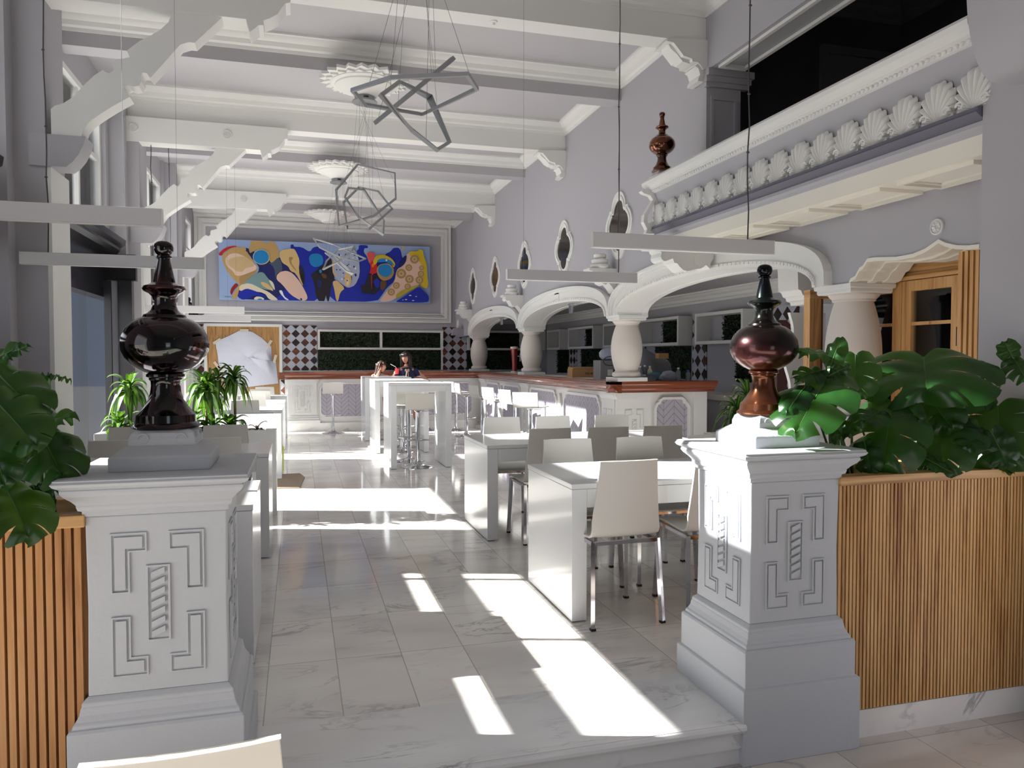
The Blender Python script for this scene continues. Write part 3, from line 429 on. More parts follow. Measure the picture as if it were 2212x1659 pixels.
# outdoors to the left
struct('ground', MB().box(-30, -2.45, -30, 40, -0.35, -0.19), PAVE)
struct('ground', MB().box(-2.45, 12, -30, -4.0, -0.35, -0.19), PAVE)

# ceiling slab
struct('ceiling', MB().box(-2.6, WX2, -3.2, YF+0.2, ZC, ZC+0.15), CEIL)
corn = [(0, 0), (0.015, 0), (0.02, 0.03), (0.045, 0.045), (0.06, 0.085), (0.1, 0.105), (0.115, 0.13), (0.14, 0.135), (0.14, 0.16), (0, 0.16)]
def cornice_x(mb, x0, x1, y, sgn):   # cornice running along x on a face at y, sticking out to sgn*y, top at ZC
    mb.prism([(y+sgn*a, ZC-0.16+b) for a, b in corn], 'x', x0, x1)
def cornice_y(mb, y0, y1, x, sgn, zt=ZC, k=1.0):
    mb.prism([(x+sgn*a*k, zt-0.16*k+b*k) for a, b in corn], 'y', y0, y1)
BY = [6.2, 9.95, 13.84]; SH = [0.0, -0.07, -0.14]
AY = [4.25, 8.06, 11.86, 15.68]
tn = 3
for i, y in enumerate([2.4]+BY):
    m = MB(); m.box(-2.45, WX, y, y+0.22, 4.28, ZC); cornice_x(m, -2.3, WX, y, -1); cornice_x(m, -2.3, WX, y+0.22, 1)
    struct('trim_%d' % tn, m, WHITE, 35); tn += 1
for i, y in enumerate(AY):
    m = MB(); m.box(-2.3, WX, y, y+0.24, 4.37, ZC); struct('trim_%d' % tn, m, CEIL); tn += 1
    m = MB(); cornice_x(m, -2.3, WX, y, -1); cornice_x(m, -2.3, WX, y+0.24, 1); struct('trim_%d' % tn, m, WHITE, 35); tn += 1
m = MB(); cornice_y(m, -2.8, YF, WX, -1); struct('trim_%d' % tn, m, WHITE, 35); tn += 1
m = MB(); cornice_x(m, -2.2, WX, YF, -1); struct('trim_%d' % tn, m, WHITE, 35); tn += 1

# right wall with its arches
def ell(cy, a, b, z0, y0, y1, n=28):
    pts = []
    for k in range(n+1):
        an = PI-PI*k/n; pts.append((cy+a*math.cos(an), z0+b*math.sin(an)**0.85))
    return pts
ZA = 1.93
wave = [(4.29, 1.93), (4.275, 1.957), (4.23, 1.97), (4.19, 2.02), (4.16, 2.03), (4.12, 2.072), (4.05, 2.07), (3.87, 2.05), (3.74, 2.052), (3.65, 2.07), (3.60, 2.09), (3.555, 2.11), (3.505, 2.083), (3.43, 2.058), (3.35, 2.045), (3.28, 2.043)]
low = []
low += [(YF+0.1, 0), (16.06, 0), (16.06, ZA)] if False else [(YF+0.1, ZA+0.0)]
for c0, c1 in ((12.08, 15.89), (8.27, 12.08), (4.46, 8.27)):
    mid = (c0+c1)/2; low += [(mid+1.735, ZA)]+[(2*mid-y, z) for y, z in ell(mid, 1.735, 0.29, ZA, 0, 0)][1:-1]+[(mid-1.735, ZA)]
low += [(4.30, ZA)]+wave[1:]+[(3.28, 0.0), (2.9, 0.0)]
poly = [(YF+0.1, ZC)]+low+[(2.9, 2.56), (6.2, 2.56), (6.2, 4.03), (-3.0, 4.03), (-3.0, ZC)]
struct('wall_right', MB().prism(poly, 'x', WX, WX2), WALL)
# white arch bands on the room side, with outer mouldings and beaded inner edge
def arch_band(cy, k):
    zin = [(cy+1.735*math.cos(PI-PI*i/40), ZA+0.29*math.sin(PI*i/40)**0.85) for i in range(41)]
    def outl(a, b): return [(cy+a*math.cos(PI-PI*i/40), ZA+b*math.sin(PI*i/40)**0.62) for i in range(41)]
    m = MB()
    def band(o, i, x0, x1):
        n = len(o)
        for j in range(n-1):
            q = [o[j], o[j+1], i[j+1], i[j]]
            m.prism(q, 'x', x0, x1)
    band(outl(1.90, 0.47), zin, WX-0.035, WX+0.002)
    band(outl(1.905, 0.475), outl(1.875, 0.445), WX-0.075, WX-0.03)
    band(outl(1.875, 0.445), outl(1.85, 0.42), WX-0.058, WX-0.03)
    band(outl(1.85, 0.42), outl(1.835, 0.405), WX-0.045, WX-0.03)
    band([(cy+1.775*math.cos(PI-PI*i/40), ZA+0.325*math.sin(PI*i/40)**0.8) for i in range(41)], [(cy+1.745*math.cos(PI-PI*i/40), ZA+0.298*math.sin(PI*i/40)**0.85) for i in range(41)], WX-0.048, WX-0.03)
    # soffit mouldings
    s1 = [(cy+1.72*math.cos(PI-PI*i/40), ZA+0.275*math.sin(PI*i/40)**0.85) for i in range(41)]
    band(zin, s1, WX-0.03, WX+0.05); band(zin, s1, WX2-0.07, WX2+0.01); band([(cy+1.74*math.cos(PI-PI*i/40), ZA+0.292*math.sin(PI*i/40)**0.85) for i in range(41)], [(cy+1.728*math.cos(PI-PI*i/40), ZA+0.283*math.sin(PI*i/40)**0.85) for i in range(41)], WX+0.04, WX2-0.06)
    # beads along the inner rim
    for i in range(1, 78):
        an = PI*i/78; y = cy+1.76*math.cos(an); z = ZA+0.312*math.sin(an)**0.82
        m.box(WX-0.054, WX-0.046, y-0.012, y+0.012, z-0.01, z+0.01)
    # shallow carved keystone
    m.box(WX-0.045, WX-0.034, cy-0.09, cy+0.09, ZA+0.335, ZA+0.42)
    struct('trim_%d' % k, m, WHITE, 30)
for k, cy in enumerate((6.365, 10.175, 13.985)): arch_band(cy, 20+k)
# moulded reveal of the wavy opening
m = MB()
for j in range(len(wave)-1):
    (a, b), (c, d) = wave[j], wave[j+1]
    for x0, x1, t in ((WX-0.012, WX+0.04, 0.022), (WX+0.04, WX+0.13, 0.012), (WX+0.13, WX+0.18, 0.026), (WX+0.18, WX2-0.1, 0.010), (WX2-0.1, WX2+0.01, 0.02)):
        m.prism([(a, b+0.001), (c, d+0.001), (c, d-t), (a, b-t)], 'x', x0, x1)
struct('trim_24', m, CREAM, 30)
# far wall
struct('wall_far', MB().box(-2.6, 6.1, YF, YF+0.2, 0, ZC+0.1), WALL)
# picture moulding on the far wall
m = MB(); X0, X1, Z0, Z1 = -2.14, 3.47, 2.26, 4.545
for d0, d1, t in ((0, 0.05, 0.06), (0.05, 0.09, 0.04), (0.09, 0.15, 0.075), (0.15, 0.19, 0.03), (0.19, 0.235, 0.05)):
    o = [(X0+d0, Z0+d0), (X1-d0, Z0+d0), (X1-d0, Z1-d0*1.1), (X0+d0, Z1-d0*1.1)]
    i = [(X0+d1, Z0+d1*0.9), (X1-d1, Z0+d1*0.9), (X1-d1, Z1-d1*1.1), (X0+d1, Z1-d1*1.1)]
    m.ring(o, i, 'y', YF-t, YF)
struct('trim_25', m, WHITE)

# bar room behind the arches
struct('ceiling', MB().box(WX2, 6.1, 4.9, YF, 2.42, 2.56), CEIL)
BX = 5.87
struct('wall_bar_back', MB().box(BX, BX+0.2, 4.9, YF, 0, 2.5), WALL)
m = MB(); cornice_y(m, 4.9, YF, BX, -1, 2.42, 1.0); m.prism([(YF-a, 2.26+b) for a, b in corn], 'x', WX2, BX); struct('trim_26', m, WHITE, 35)
struct('wall_bar_side', MB().box(4.55, 6.1, 4.8, 4.9, 0, 2.5), WALL)
# room right of the wavy opening, closed
m = MB(); m.box(5.3, 5.4, 2.6, 4.9, 0, 2.56); m.box(WX+0.01, 5.4, 2.5, 2.62, LZ, 2.56); struct('wall_nook', m, WALL)
struct('ceiling', MB().box(WX2, 5.4, 2.5, 4.9, 2.5, 2.56), CEIL)
# mezzanine room
struct('floor', MB().box(WX2, 6.1, -3.0, 6.5, 2.56, 2.62), MEZZ)
m = MB(); m.box(WX2, 6.1, 6.45, 6.6, 2.56, 5.1); struct('wall_mezzanine_far', m, MEZZ)
struct('wall_mezzanine_side', MB().box(5.95, 6.1, -3.0, 6.6, 2.56, 5.1), MEZZ)
struct('wall_mezzanine_near', MB().box(WX2, 6.1, -3.1, -3.0, 2.56, 5.1), MEZZ)
struct('ceiling', MB().box(WX, 6.1, -3.1, 6.6, 5.05, 5.15), MEZZ)
struct('wall_mezzanine_top', MB().box(WX, WX2, -3.1, 6.6, ZC+0.15, 5.1), MEZZ)
m = MB(); cornice_y(m, -3, 6.45, 5.95, -1, 5.05, 1.5); m.prism([(6.45-a*1.5, 5.05-0.24+b*1.5) for a, b in corn], 'x', WX2, 5.95); struct('trim_27', m, MEZZT, 35)
m = MB(); m.ring([(4.98, 2.62), (5.86, 2.62), (5.86, 4.52), (4.98, 4.52)], [(5.06, 2.62), (5.78, 2.62), (5.78, 4.44), (5.06, 4.44)], 'y', 6.41, 6.45)
m.box(5.06, 5.78, 6.44, 6.449, 2.62, 4.44)
dr = obj('door_1', m, MEZZT); dr['kind'] = 'structure'
# pilaster at the mezzanine end and panelled header soffit
m = MB(); m.box(WX, WX2, 6.18, 6.2, 2.56, 4.03)
m.ring([(3.62, 2.7), (3.89, 2.7), (3.89, 3.8), (3.62, 3.8)], [(3.65, 2.73), (3.86, 2.73), (3.86, 3.77), (3.65, 3.77)], 'y', 6.165, 6.182)
m.box(3.56, 3.99, 6.15, 6.2, 3.88, 3.92); m.box(3.55, 4.01, 6.13, 6.2, 3.92, 3.97); m.box(3.56, 4.03, 6.11, 6.2, 3.97, 4.03)
struct('trim_28', m, WALL)
m = MB(); m.ring([(WX+0.04, -2.9), (WX2-0.04, -2.9), (WX2-0.04, 6.05), (WX+0.04, 6.05)], [(WX+0.075, -2.86), (WX2-0.075, -2.86), (WX2-0.075, 6.0), (WX+0.075, 6.0)], 'z', 4.005, 4.031)
struct('trim_29', m, WHITE)

# blue-grey wall at the right edge with rounded corbel block
struct('wall_right', MB().prism([(3.15, -3.0), (3.4, -3.0), (3.4, 2.7), (WX, 2.7), (WX, 2.89), (3.15, 2.89)], 'z', LZ, 4.03), WALL)
cb = [(3.15, 3.02)]
for k in range(13):
    a = PI/2*k/12; cb.append((3.15-0.12-0.17*math.sin(a), 3.02+0.40*(1-math.cos(a))))
cb += [(2.86, 3.7), (3.15, 3.7)]
struct('trim_30', MB().prism([(x, z-0.36) for x, z in cb], 'y', 2.35, 2.72), WALL, 30)

# left wall: piers, openings, upper windows
def pier(k, y0, y1, name):
    m = MB(); m.box(-2.45, -2.1, y0-0.12, y1+0.0, -0.19, ZC); m.box(-2.2, -1.93, y0, y0+0.62, -0.0, ZC); m.box(-1.93, -1.73+SH[k]*1.0, y0+0.14, y0+0.60, 0, 4.28)
    struct('wall_left', m, WALL)
    m = MB(); m.box(-1.734+SH[k], -1.70+SH[k], y0+0.145, y0+0.595, 0, 2.80); struct('trim_%d' % (31+k), m, WHITE)
for k, y in enumerate(BY): pier(k, y-0.18, y+0.95 if k < 2 else y+0.95, k)
struct('wall_left', MB().box(-2.45, -2.1, 2.2, 3.3, -0.19, ZC), WALL)
struct('wall_left', MB().box(-2.45, -2.1, -3.0, 0.6, -0.3, ZC), WALL)
struct('wall_left', MB().box(-2.45, -2.1, 0.6, 2.2, 2.6, ZC), WALL)
struct('wall_left', MB().box(-2.45, -2.15, 17.2, YF+0.1, -0.19, ZC), WALL)
BAYS = [(3.3, 5.9), (7.15, 9.65), (10.9, 13.54), (14.79, 17.2)]
for i, (a, b) in enumerate(BAYS):
    struct('wall_left', MB().box(-2.45, -2.15, a, b, 4.28, ZC), WALL)
    lo = -0.36 if i >= 2 else 0.0
    m = MB(); m.box(-2.27, -2.12, a, b, 2.12, 2.62+lo)
    m.prism([(x, z+lo) for x, z in [(-2.12, 2.62), (-2.0, 2.62), (-1.96, 2.66), (-1.96, 2.69), (-1.91, 2.72), (-1.9, 2.78), (-1.93, 2.80), (-2.2, 2.80), (-2.2, 2.62)]], 'y', a, b-0.02)
    o = obj('door_lintel', m, BLACK, smooth=30); tag(o, ['black moulded door lintel at the left edge, beyond the left potted leaves', 'black moulded lintel over the open folding glass doors', 'black moulded lintel in the third bay of the left wall', 'black moulded lintel in the last bay by the far wall'][i], 'lintel')
    fr = MB(); z0, z1 = 2.80+lo, 4.28
    fr.ring([(a, z0), (b, z0), (b, z1), (a, z1)], [(a+0.06, z0+0.05), (b-0.06, z0+0.05), (b-0.06, z1-0.06), (a+0.06, z1-0.06)], 'x', -2.25, -2.15)
    nm = 3
    for j in range(1, nm):
        y = a+(b-a)*j/nm; fr.box(-2.24, -2.17, y-0.03, y+0.03, z0+0.05, z1-0.06)
    fr.box(-2.24, -2.17, a+0.06, b-0.06, 3.66, 3.71)
    wd = obj('window_%d' % (i+1), fr, WHITE); wd['kind'] = 'structure'
    obj('pane', MB().box(-2.206, -2.200, a+0.06, b-0.06, z0+0.05, z1-0.06), GLASS, wd)
# first bay: unseen panels, slits and bars added to block and shape the sun
m = MB(); m.box(-2.30, -2.24, 3.3, 5.9, -0.15, 1.70); m.box(-2.30, -2.24, 3.3, 5.9, 1.78, 1.92)
for y in (5.70, 4.62, 3.54): m.box(-2.28, -2.25, y, y+0.045, 1.7, 2.13)
for j in range(4): m.box(-2.235, -2.215, 3.38+j*0.64, 3.38+j*0.64+0.5, 0.2, 1.6)
o = obj('sun_blocker', m, BLACK); o['kind'] = 'structure'
# black portal on the near face of the second pier, door leaves folded against it
m = MB(); m.box(-2.52, -1.80, 9.60, 9.70, 2.32, 2.62); m.box(-1.99, -1.84, 9.58, 9.70, 0, 2.32)
struct('trim_34', m, BLACK)
def folding_door(y, x0, x1, label, tint):
    t = thing('folding_door', label, 'door', (x0, y, 0), 0, 'folded glass door leaves')
    L = x1-x0; m = MB(); m.ring([(0, 0.01), (L, 0.01), (L, 2.3), (0, 2.3)], [(0.07, 0.1), (L-0.07, 0.1), (L-0.07, 2.22), (0.07, 2.22)], 'y', -0.02, 0.02)
    obj('door_frame', m, BLACK, t); obj('glass_panel', MB().box(0.07, L-0.07, -0.004, 0.004, 0.1, 2.22), tint, t)
    for z in (0.45, 1.15, 1.85): obj('hinge', MB().box(0.0, 0.035, -0.045, -0.02, z, z+0.12), CHROME, t)
folding_door(9.42, -2.75, -2.02, 'glass door leaf folded open against the black post, nearest leaf', GLASSB)
folding_door(9.52, -3.1, -2.3, 'glass door leaf folded behind the nearest leaf at the black post', GLASSB)
m = MB(); m.ring([(14.8, 0), (17.2, 0), (17.2, 2.12), (14.8, 2.12)], [(14.88, 0.08), (17.12, 0.08), (17.12, 2.05), (14.88, 2.05)], 'x', -2.3, -2.24)
for j in range(1, 3): m.box(-2.3, -2.24, 14.8+0.8*j-0.03, 14.8+0.8*j+0.03, 0.05, 2.1)
o = obj('door_3', m, BLACK); o['kind'] = 'structure'; obj('pane', MB().box(-2.275, -2.27, 14.88, 17.12, 0.08, 2.05), GLASS, o)
# outside: building wall of the porch seen through the doors
m = MB(); m.box(-3.9, -2.45, 10.0, 10.25, -0.19, 4.8); struct('wall_porch', m, WALL)
m = MB(); m.box(-2.78, -2.72, 9.97, 10.0, -0.1, 2.6); m.box(-3.3, -3.24, 9.97, 10.0, -0.1, 2.6); struct('trim_35', m, WHITE)
o = obj('outdoor_building', MB().box(-22, -14, 4, 40, -0.2, 2.2), OUTW); tag(o, 'low grey building outdoors beyond the left doors', 'building')

# ------------------------------------------------------------------ braces, corbels, hammer beams of the left side
names = ['the nearest', 'the middle one', 'nearest the painting']
for i, y in enumerate(BY):
    t = thing('ceiling_brace', 'white wavy wooden brace rising from a left pier to the ceiling, '+names[i], 'brace', (SH[i], y-0.058, 0), 0, 'wavy ceiling braces')
    b = obj('brace', MB().prism(BRACE, 'y', 0.02, 0.18), WHITE, t, 30)
    # ribs of scrolls on the underside
    obj('corbel', MB().prism(CORBEL, 'y', 0, 0.22), WALL, t, 30)
    hb = [(-1.96, 3.995), (-0.36, 3.995), (-0.335, 3.9), (-0.30, 3.93), (-0.27, 3.96), (-0.235, 3.965), (-0.235, 4.0), (-0.19, 4.02), (-0.13, 4.06), (-0.10, 4.11), (-0.07, 4.15), (-0.035, 4.16), (-0.035, 4.285), (-1.96, 4.285)]
    obj('tie_beam', MB().prism(hb, 'y', 0, 0.22), WHITE, t, 30)
    for x in (-1.78, -0.74):
        m = MB(); m.lathe([(0.001, 0), (0.05, 0.0), (0.052, 0.012), (0.047, 0.014), (0.045, 0.006), (0.012, 0.006), (0.010, 0.014), (0.001, 0.014)], seg=24)
        for k in range(8):
            a = k*PI/4; c, s = math.cos(a), math.sin(a)
            m.add([(0.012*c, 0.012*s, 0.012), (0.03*c-0.01*s, 0.03*s+0.01*c, 0.013), (0.042*c, 0.042*s, 0.008), (0.03*c+0.01*s, 0.03*s-0.01*c, 0.013)], [(0, 1, 2, 3)])
        m.move(lambda a, b, c, x=x: (x+a, 0.0-c, 4.15+b))
        obj('rosette', m, WHITE, t, 40)
    t2 = thing('wall_bracket', 'white ogee bracket under the ceiling beam on the right wall, '+['above the balcony end', 'middle one', 'farthest one near the painting'][i], 'bracket', (0, y-0.03, 0), 0, 'right wall beam brackets')
    br = [(x-0.02, z) for x, z in BRKT]
    obj('bracket_block', MB().prism(br+[], 'y', 0, 0.24), WHITE, t2, 30)
    m = MB(); m.prism([(3.215, 4.24), (3.24, 4.20), (3.30, 4.16), (3.36, 4.10), (3.44, 4.085), (3.44, 4.12), (3.362, 4.135), (3.296, 4.205), (3.25, 4.245)], 'y', 0.05, 0.19)
    m.prism([(3.47, 4.06), (3.50, 4.045), (3.52, 3.99), (3.50, 3.95), (3.50, 3.93), (3.56, 3.93), (3.58, 3.95), (3.58, 4.08), (3.50, 4.09)], 'y', 0.02, 0.22)
    obj('scroll', m, WHITE, t2, 30)

# ------------------------------------------------------------------ balcony
m = MB(); m.box(3.20, WX, 2.89, 6.2, 2.41, 2.62); struct('ceiling', m, CREAM)
bt = thing('balcony', 'balcony parapet with shell frieze and white handrail, upper right', 'balcony', (0, 0, 0))
Y0, Y1 = 2.895, 6.38
def BP(pts): return [(1.0461*x, 1.42+(z-1.42)*1.0461) for x, z in pts]
obj('parapet', MB().prism(BP([(3.03, 2.57), (3.055, 2.66), (3.045, 2.78), (3.01, 2.87), (3.14, 2.87), (3.14, 2.57)]), 'y', Y0, Y1), WALL, bt, 40)
obj('handrail', MB().prism(BP([(3.02, 2.865), (2.99, 2.872), (2.985, 2.89), (2.955, 2.90), (2.95, 2.915), (2.92, 2.93), (2.915, 2.955), (2.93, 2.975), (2.97, 2.985), (3.18, 2.985), (3.18, 2.865)]), 'y', Y0, Y1+0.03), WHITE, bt, 30)
m = MB(); bx, bz = BP([(2.985, 2.885)])[0]
for k in range(98): m.ball((bx, Y0+0.02+k*0.0355, bz), 0.013, 8, 5)
obj('bead_row', m, WHITE, bt, 60)
obj('dark_moulding', MB().prism(BP([(2.975, 2.545), (2.985, 2.555), (2.985, 2.57), (3.14, 2.575), (3.14, 2.50), (3.03, 2.50), (3.02, 2.52), (3.0, 2.53)]), 'y', Y0, Y1), DARKV, bt, 30)
obj('lower_moulding', MB().prism(BP([(3.02, 2.51), (3.02, 2.49), (3.05, 2.48), (3.06, 2.46), (3.09, 2.45), (3.1, 2.42), (3.12, 2.405)])+[(3.27, 2.41), (3.27, 2.56)], 'y', Y0, Y1-0.02), WALL, bt, 30)
o_, h_ = BP(BALEND[0]), BP(BALEND[1])
m = MB(); m.prism([o_[0], o_[1], o_[2], o_[3], h_[0], o_[12], o_[13], o_[14]], 'y', Y1-0.04, Y1+0.02)
m.prism([o_[3], o_[4], o_[5], h_[1], h_[0]], 'y', Y1-0.04, Y1+0.02); m.prism([o_[5], o_[6], o_[7], o_[8], o_[9], h_[3], h_[2], h_[1]], 'y', Y1-0.04, Y1+0.02)
m.prism([o_[9], o_[10], o_[11], o_[12], h_[0], h_[4], h_[3]], 'y', Y1-0.04, Y1+0.02)
obj('end_bracket', m, WHITE, bt)
m = MB()
for k in range(5):
    ya = 3.02+k*0.63; m.ring([(3.24, ya), (3.55, ya), (3.55, ya+0.5), (3.24, ya+0.5)], [(3.262, ya+0.022), (3.528, ya+0.022), (3.528, ya+0.478), (3.262, ya+0.478)], 'z', 2.388, 2.411)
    m.ring([(3.28, ya+0.04), (3.51, ya+0.04), (3.51, ya+0.46), (3.28, ya+0.46)], [(3.293, ya+0.053), (3.497, ya+0.053), (3.497, ya+0.447), (3.293, ya+0.447)], 'z', 2.399, 2.411)
struct('trim_36', m, CREAM)
# shells
def shell_mesh():
    m = MB(); NR = 13; SUB = 4; N = NR*SUB; R = 10; vs = []; fs = []
    for i in range(N+1):
        f = i/N; a = math.radians(198-216*f); rib = abs(math.cos(f*NR*PI))**0.7
        c_, s_ = math.cos(math.radians(180-180*f)), math.sin(math.radians(180-180*f)); k_ = 0.90+0.10*rib
        A = (c_/0.110)**2+(s_/0.122)**2; B = -2*s_*0.085/0.122**2; C = (0.085/0.122)**2-1; T = (-B+math.sqrt(B*B-4*A*C))/(2*A)*k_
        for j in range(R+1):
            t = j/R; x = c_*T*t; z = s_*T*t
            h = 0.010+0.018*math.sin(PI*min(1, 0.25+0.75*t))**0.8+0.022*rib*t**0.7
            if j == R: h = 0.0
            vs.append((x, -h, z))
    for i in range(N):
        for j in range(R): fs.append((i*(R+1)+j, (i+1)*(R+1)+j, (i+1)*(R+1)+j+1, i*(R+1)+j+1))
    m.add(vs, fs); m.box(-0.10, 0.10, -0.02, 0, 0.0, 0.02)
    for s in (-1, 1):   # volutes at the foot
        pts = [(s*(0.068+0.026*math.cos(a)*(1-a/8)), -0.034, 0.032+0.026*math.sin(a)*(1-a/8)) for a in [q*0.5 for q in range(13)]]
        m.tube(pts, 0.0065, 6)
    return m
sh0 = obj('shell_ornament', shell_mesh(), WHITE, None, 50)
ords = ['first', 'second', 'third', 'fourth', 'fifth', 'sixth', 'seventh', 'eighth', 'ninth', 'tenth', 'eleventh', 'twelfth', 'thirteenth', 'fourteenth', 'fifteenth', 'sixteenth', 'seventeenth', 'eighteenth']
ys = [6.27-0.2215*k for k in range(16)]
for k, y in enumerate(ys):
    o = sh0 if k == 0 else sh0.copy()
    if k: COL.objects.link(o)
    o.location = (3.178, y, 2.628); o.rotation_euler = (0, 0, -PI/2); o.scale = (1, 1, 1.03)
    tag(o, 'white plaster scallop shell on the balcony frieze, %s from the far finial end' % ords[k], 'shell', 'scallop shells on the balcony')
# console under the balcony end
t = thing('scroll_console', 'large white scrolled console under the far end of the balcony', 'bracket', (0, 5.95, 0))
obj('console_body', MB().prism([(x, z+0.02) for x, z in CONS], 'y', 0, 0.2), WHITE, t, 30)
m = MB(); m.lathe([(0.001, 0), (0.06, 0), (0.062, 0.008), (0.055, 0.009), (0.001, 0.009)], seg=28); m.move(lambda a, b, c: (3.40+a, -c, 2.29+b)); obj('round_boss', m, WHITE, t, 40)
# rosette above the wavy opening
def rosette(name, label, loc, R, rz):
    t = thing(name, label, 'rosette', loc, rz)
    m = MB(); m.lathe([(0.001, 0), (R, 0.0), (R*1.02, R*0.25), (R*0.93, R*0.33), (R*0.85, R*0.33), (R*0.8, R*0.2), (0.001, R*0.2)], seg=40)
    m.move(lambda a, b, c: (a, -c, b)); obj('rim', m, WHITE, t, 35)
    m = MB()
    for k in range(8):
        a = k*PI/4; c, s = math.cos(a), math.sin(a)
        pts = [(0.12, 0), (0.35, 0.16), (0.6, 0.2), (0.72, 0), (0.6, -0.2), (0.35, -0.16)]
        vs = [((p*c-q*s)*R, -R*(0.21+0.14*(1-abs(q)*3)), (p*s+q*c)*R) for p, q in pts]+[(0.45*c*R, -R*0.42, 0.45*s*R)]
        m.add(vs, [(i, (i+1) % 6, 6) for i in range(6)])
    m.ball((0, -R*0.22, 0), R*0.14, 12, 8); obj('petals', m, WHITE, t)
rosette('wall_rosette', 'round white flower rosette on the wall above the wavy opening', (WX, 3.57, 2.185), 0.046, -PI/2)

# ------------------------------------------------------------------ arch columns
def arch_column(y, z0, label, cat='column', mt=None):
    mt = mt or STONE
    t = thing('arch_column', label, 'column', (3.755, y, z0), 0, 'barrel columns under the arches')
    H = ZA-z0
    m = MB(); m.sq([(0.185, 0), (0.185, 0.045)]); obj('plinth', m, WHITE, t)
    pr = [(0.15, 0.045), (0.168, 0.06), (0.172, 0.08), (0.165, 0.10), (0.142, 0.112), (0.142, 0.12)]
    n = 18
    for k in range(n+1):
        u = k/n; pr.append((0.128+0.058*math.sin(PI*min(1, u*0.98+0.02))**0.9 - (0.0), 0.12+(H-0.12-0.115)*u))
    pr += [(0.13, H-0.115), (0.142, H-0.108), (0.142, H-0.098), (0.155, H-0.085), (0.168, H-0.07), (0.168, H-0.06)]
    obj('shaft', MB().lathe(pr, seg=40), mt, t, 40)
    m = MB(); m.sq([(0.165, H-0.06), (0.172, H-0.05), (0.172, H-0.03), (0.185, H-0.025), (0.188, H)]); obj('capital', m, WHITE, t)
ZB = 1.155
arch_column(COLY[1], ZB, 'white barrel column on the near bar corner, beside the plastic covered appliances')
arch_column(COLY[2], ZB, 'white barrel column on the bar between the two farther arches, beside the cardboard box')
arch_column(COLY[3], ZB, 'white barrel column at the far end of the bar, left of the beer taps')
arch_column(COLY[0], 0.98, 'largest white barrel column, behind the monstera leaves at right')
o = thing('column_pedestal', 'white stepped pedestal under the largest barrel column, behind the monstera leaves', 'pedestal', (3.755, COLY[0], 0))
obj('block', MB().sq([(0.26, 0), (0.26, 0.18), (0.23, 0.2), (0.21, 0.25), (0.2, 0.26), (0.2, 0.86), (0.22, 0.88), (0.24, 0.93), (0.24, 0.978)]), WHITE, o)
# wall consoles with stacked-ring finials between the arches
for y, lab in ((15.89, 'at the far end beside the painting wall'), (12.08, 'between the two farther arches'), (8.27, 'between the two nearer arches, above the hanging lamp bar')):
    t = thing('wall_console', 'white console with a ringed knob '+lab, 'bracket', (WX, y, 2.47), 0, 'ringed consoles on the right wall')
    cp = [(0, 0), (-0.34, 0), (-0.34, -0.03), (-0.30, -0.035), (-0.31, -0.07), (-0.28, -0.10), (-0.24, -0.09), (-0.22, -0.12), (-0.19, -0.17), (-0.14, -0.19), (-0.10, -0.17), (-0.06, -0.21), (-0.02, -0.27), (0, -0.28)]
    obj('console_body', MB().prism([(x, z) for x, z in cp], 'y', -0.1, 0.1), WHITE, t, 30)
    m = MB(); m.lathe([(0.001, 0), (0.10, 0), (0.115, 0.02), (0.115, 0.045), (0.095, 0.06), (0.095, 0.065), (0.088, 0.07), (0.10, 0.085), (0.10, 0.105), (0.075, 0.12), (0.06, 0.125), (0.072, 0.135), (0.074, 0.165), (0.06, 0.175), (0.001, 0.175)], -0.17, 0, 28); obj('ringed_knob', m, WHITE, t, 35)
    m = MB(); m.lathe([(0.001, 0), (0.04, 0), (0.04, 0.006), (0.001, 0.006)], seg=20); m.move(lambda a, b, c: (-0.12+a, -0.1-c, -0.08+b)); obj('volute', m, WHITE, t, 40)
# little double spots in the arch crowns
for y in (10.175, 13.985):
    t = thing('spot_light', 'small chrome double spot under the %s arch crown' % ('middle' if y < 12 else 'farthest'), 'lamp', (3.755, y, ZA+0.28), 0, 'spots in the arch crowns')
    obj('mount', MB().box(-0.03, 0.03, -0.05, 0.05, -0.03, 0.0), CHROME, t)
    for s in (-1, 1): obj('spot', MB().lathe([(0.001, -0.14), (0.022, -0.14), (0.024, -0.03), (0.001, -0.03)], 0, s*0.028, 16), CHROME, t, 40)

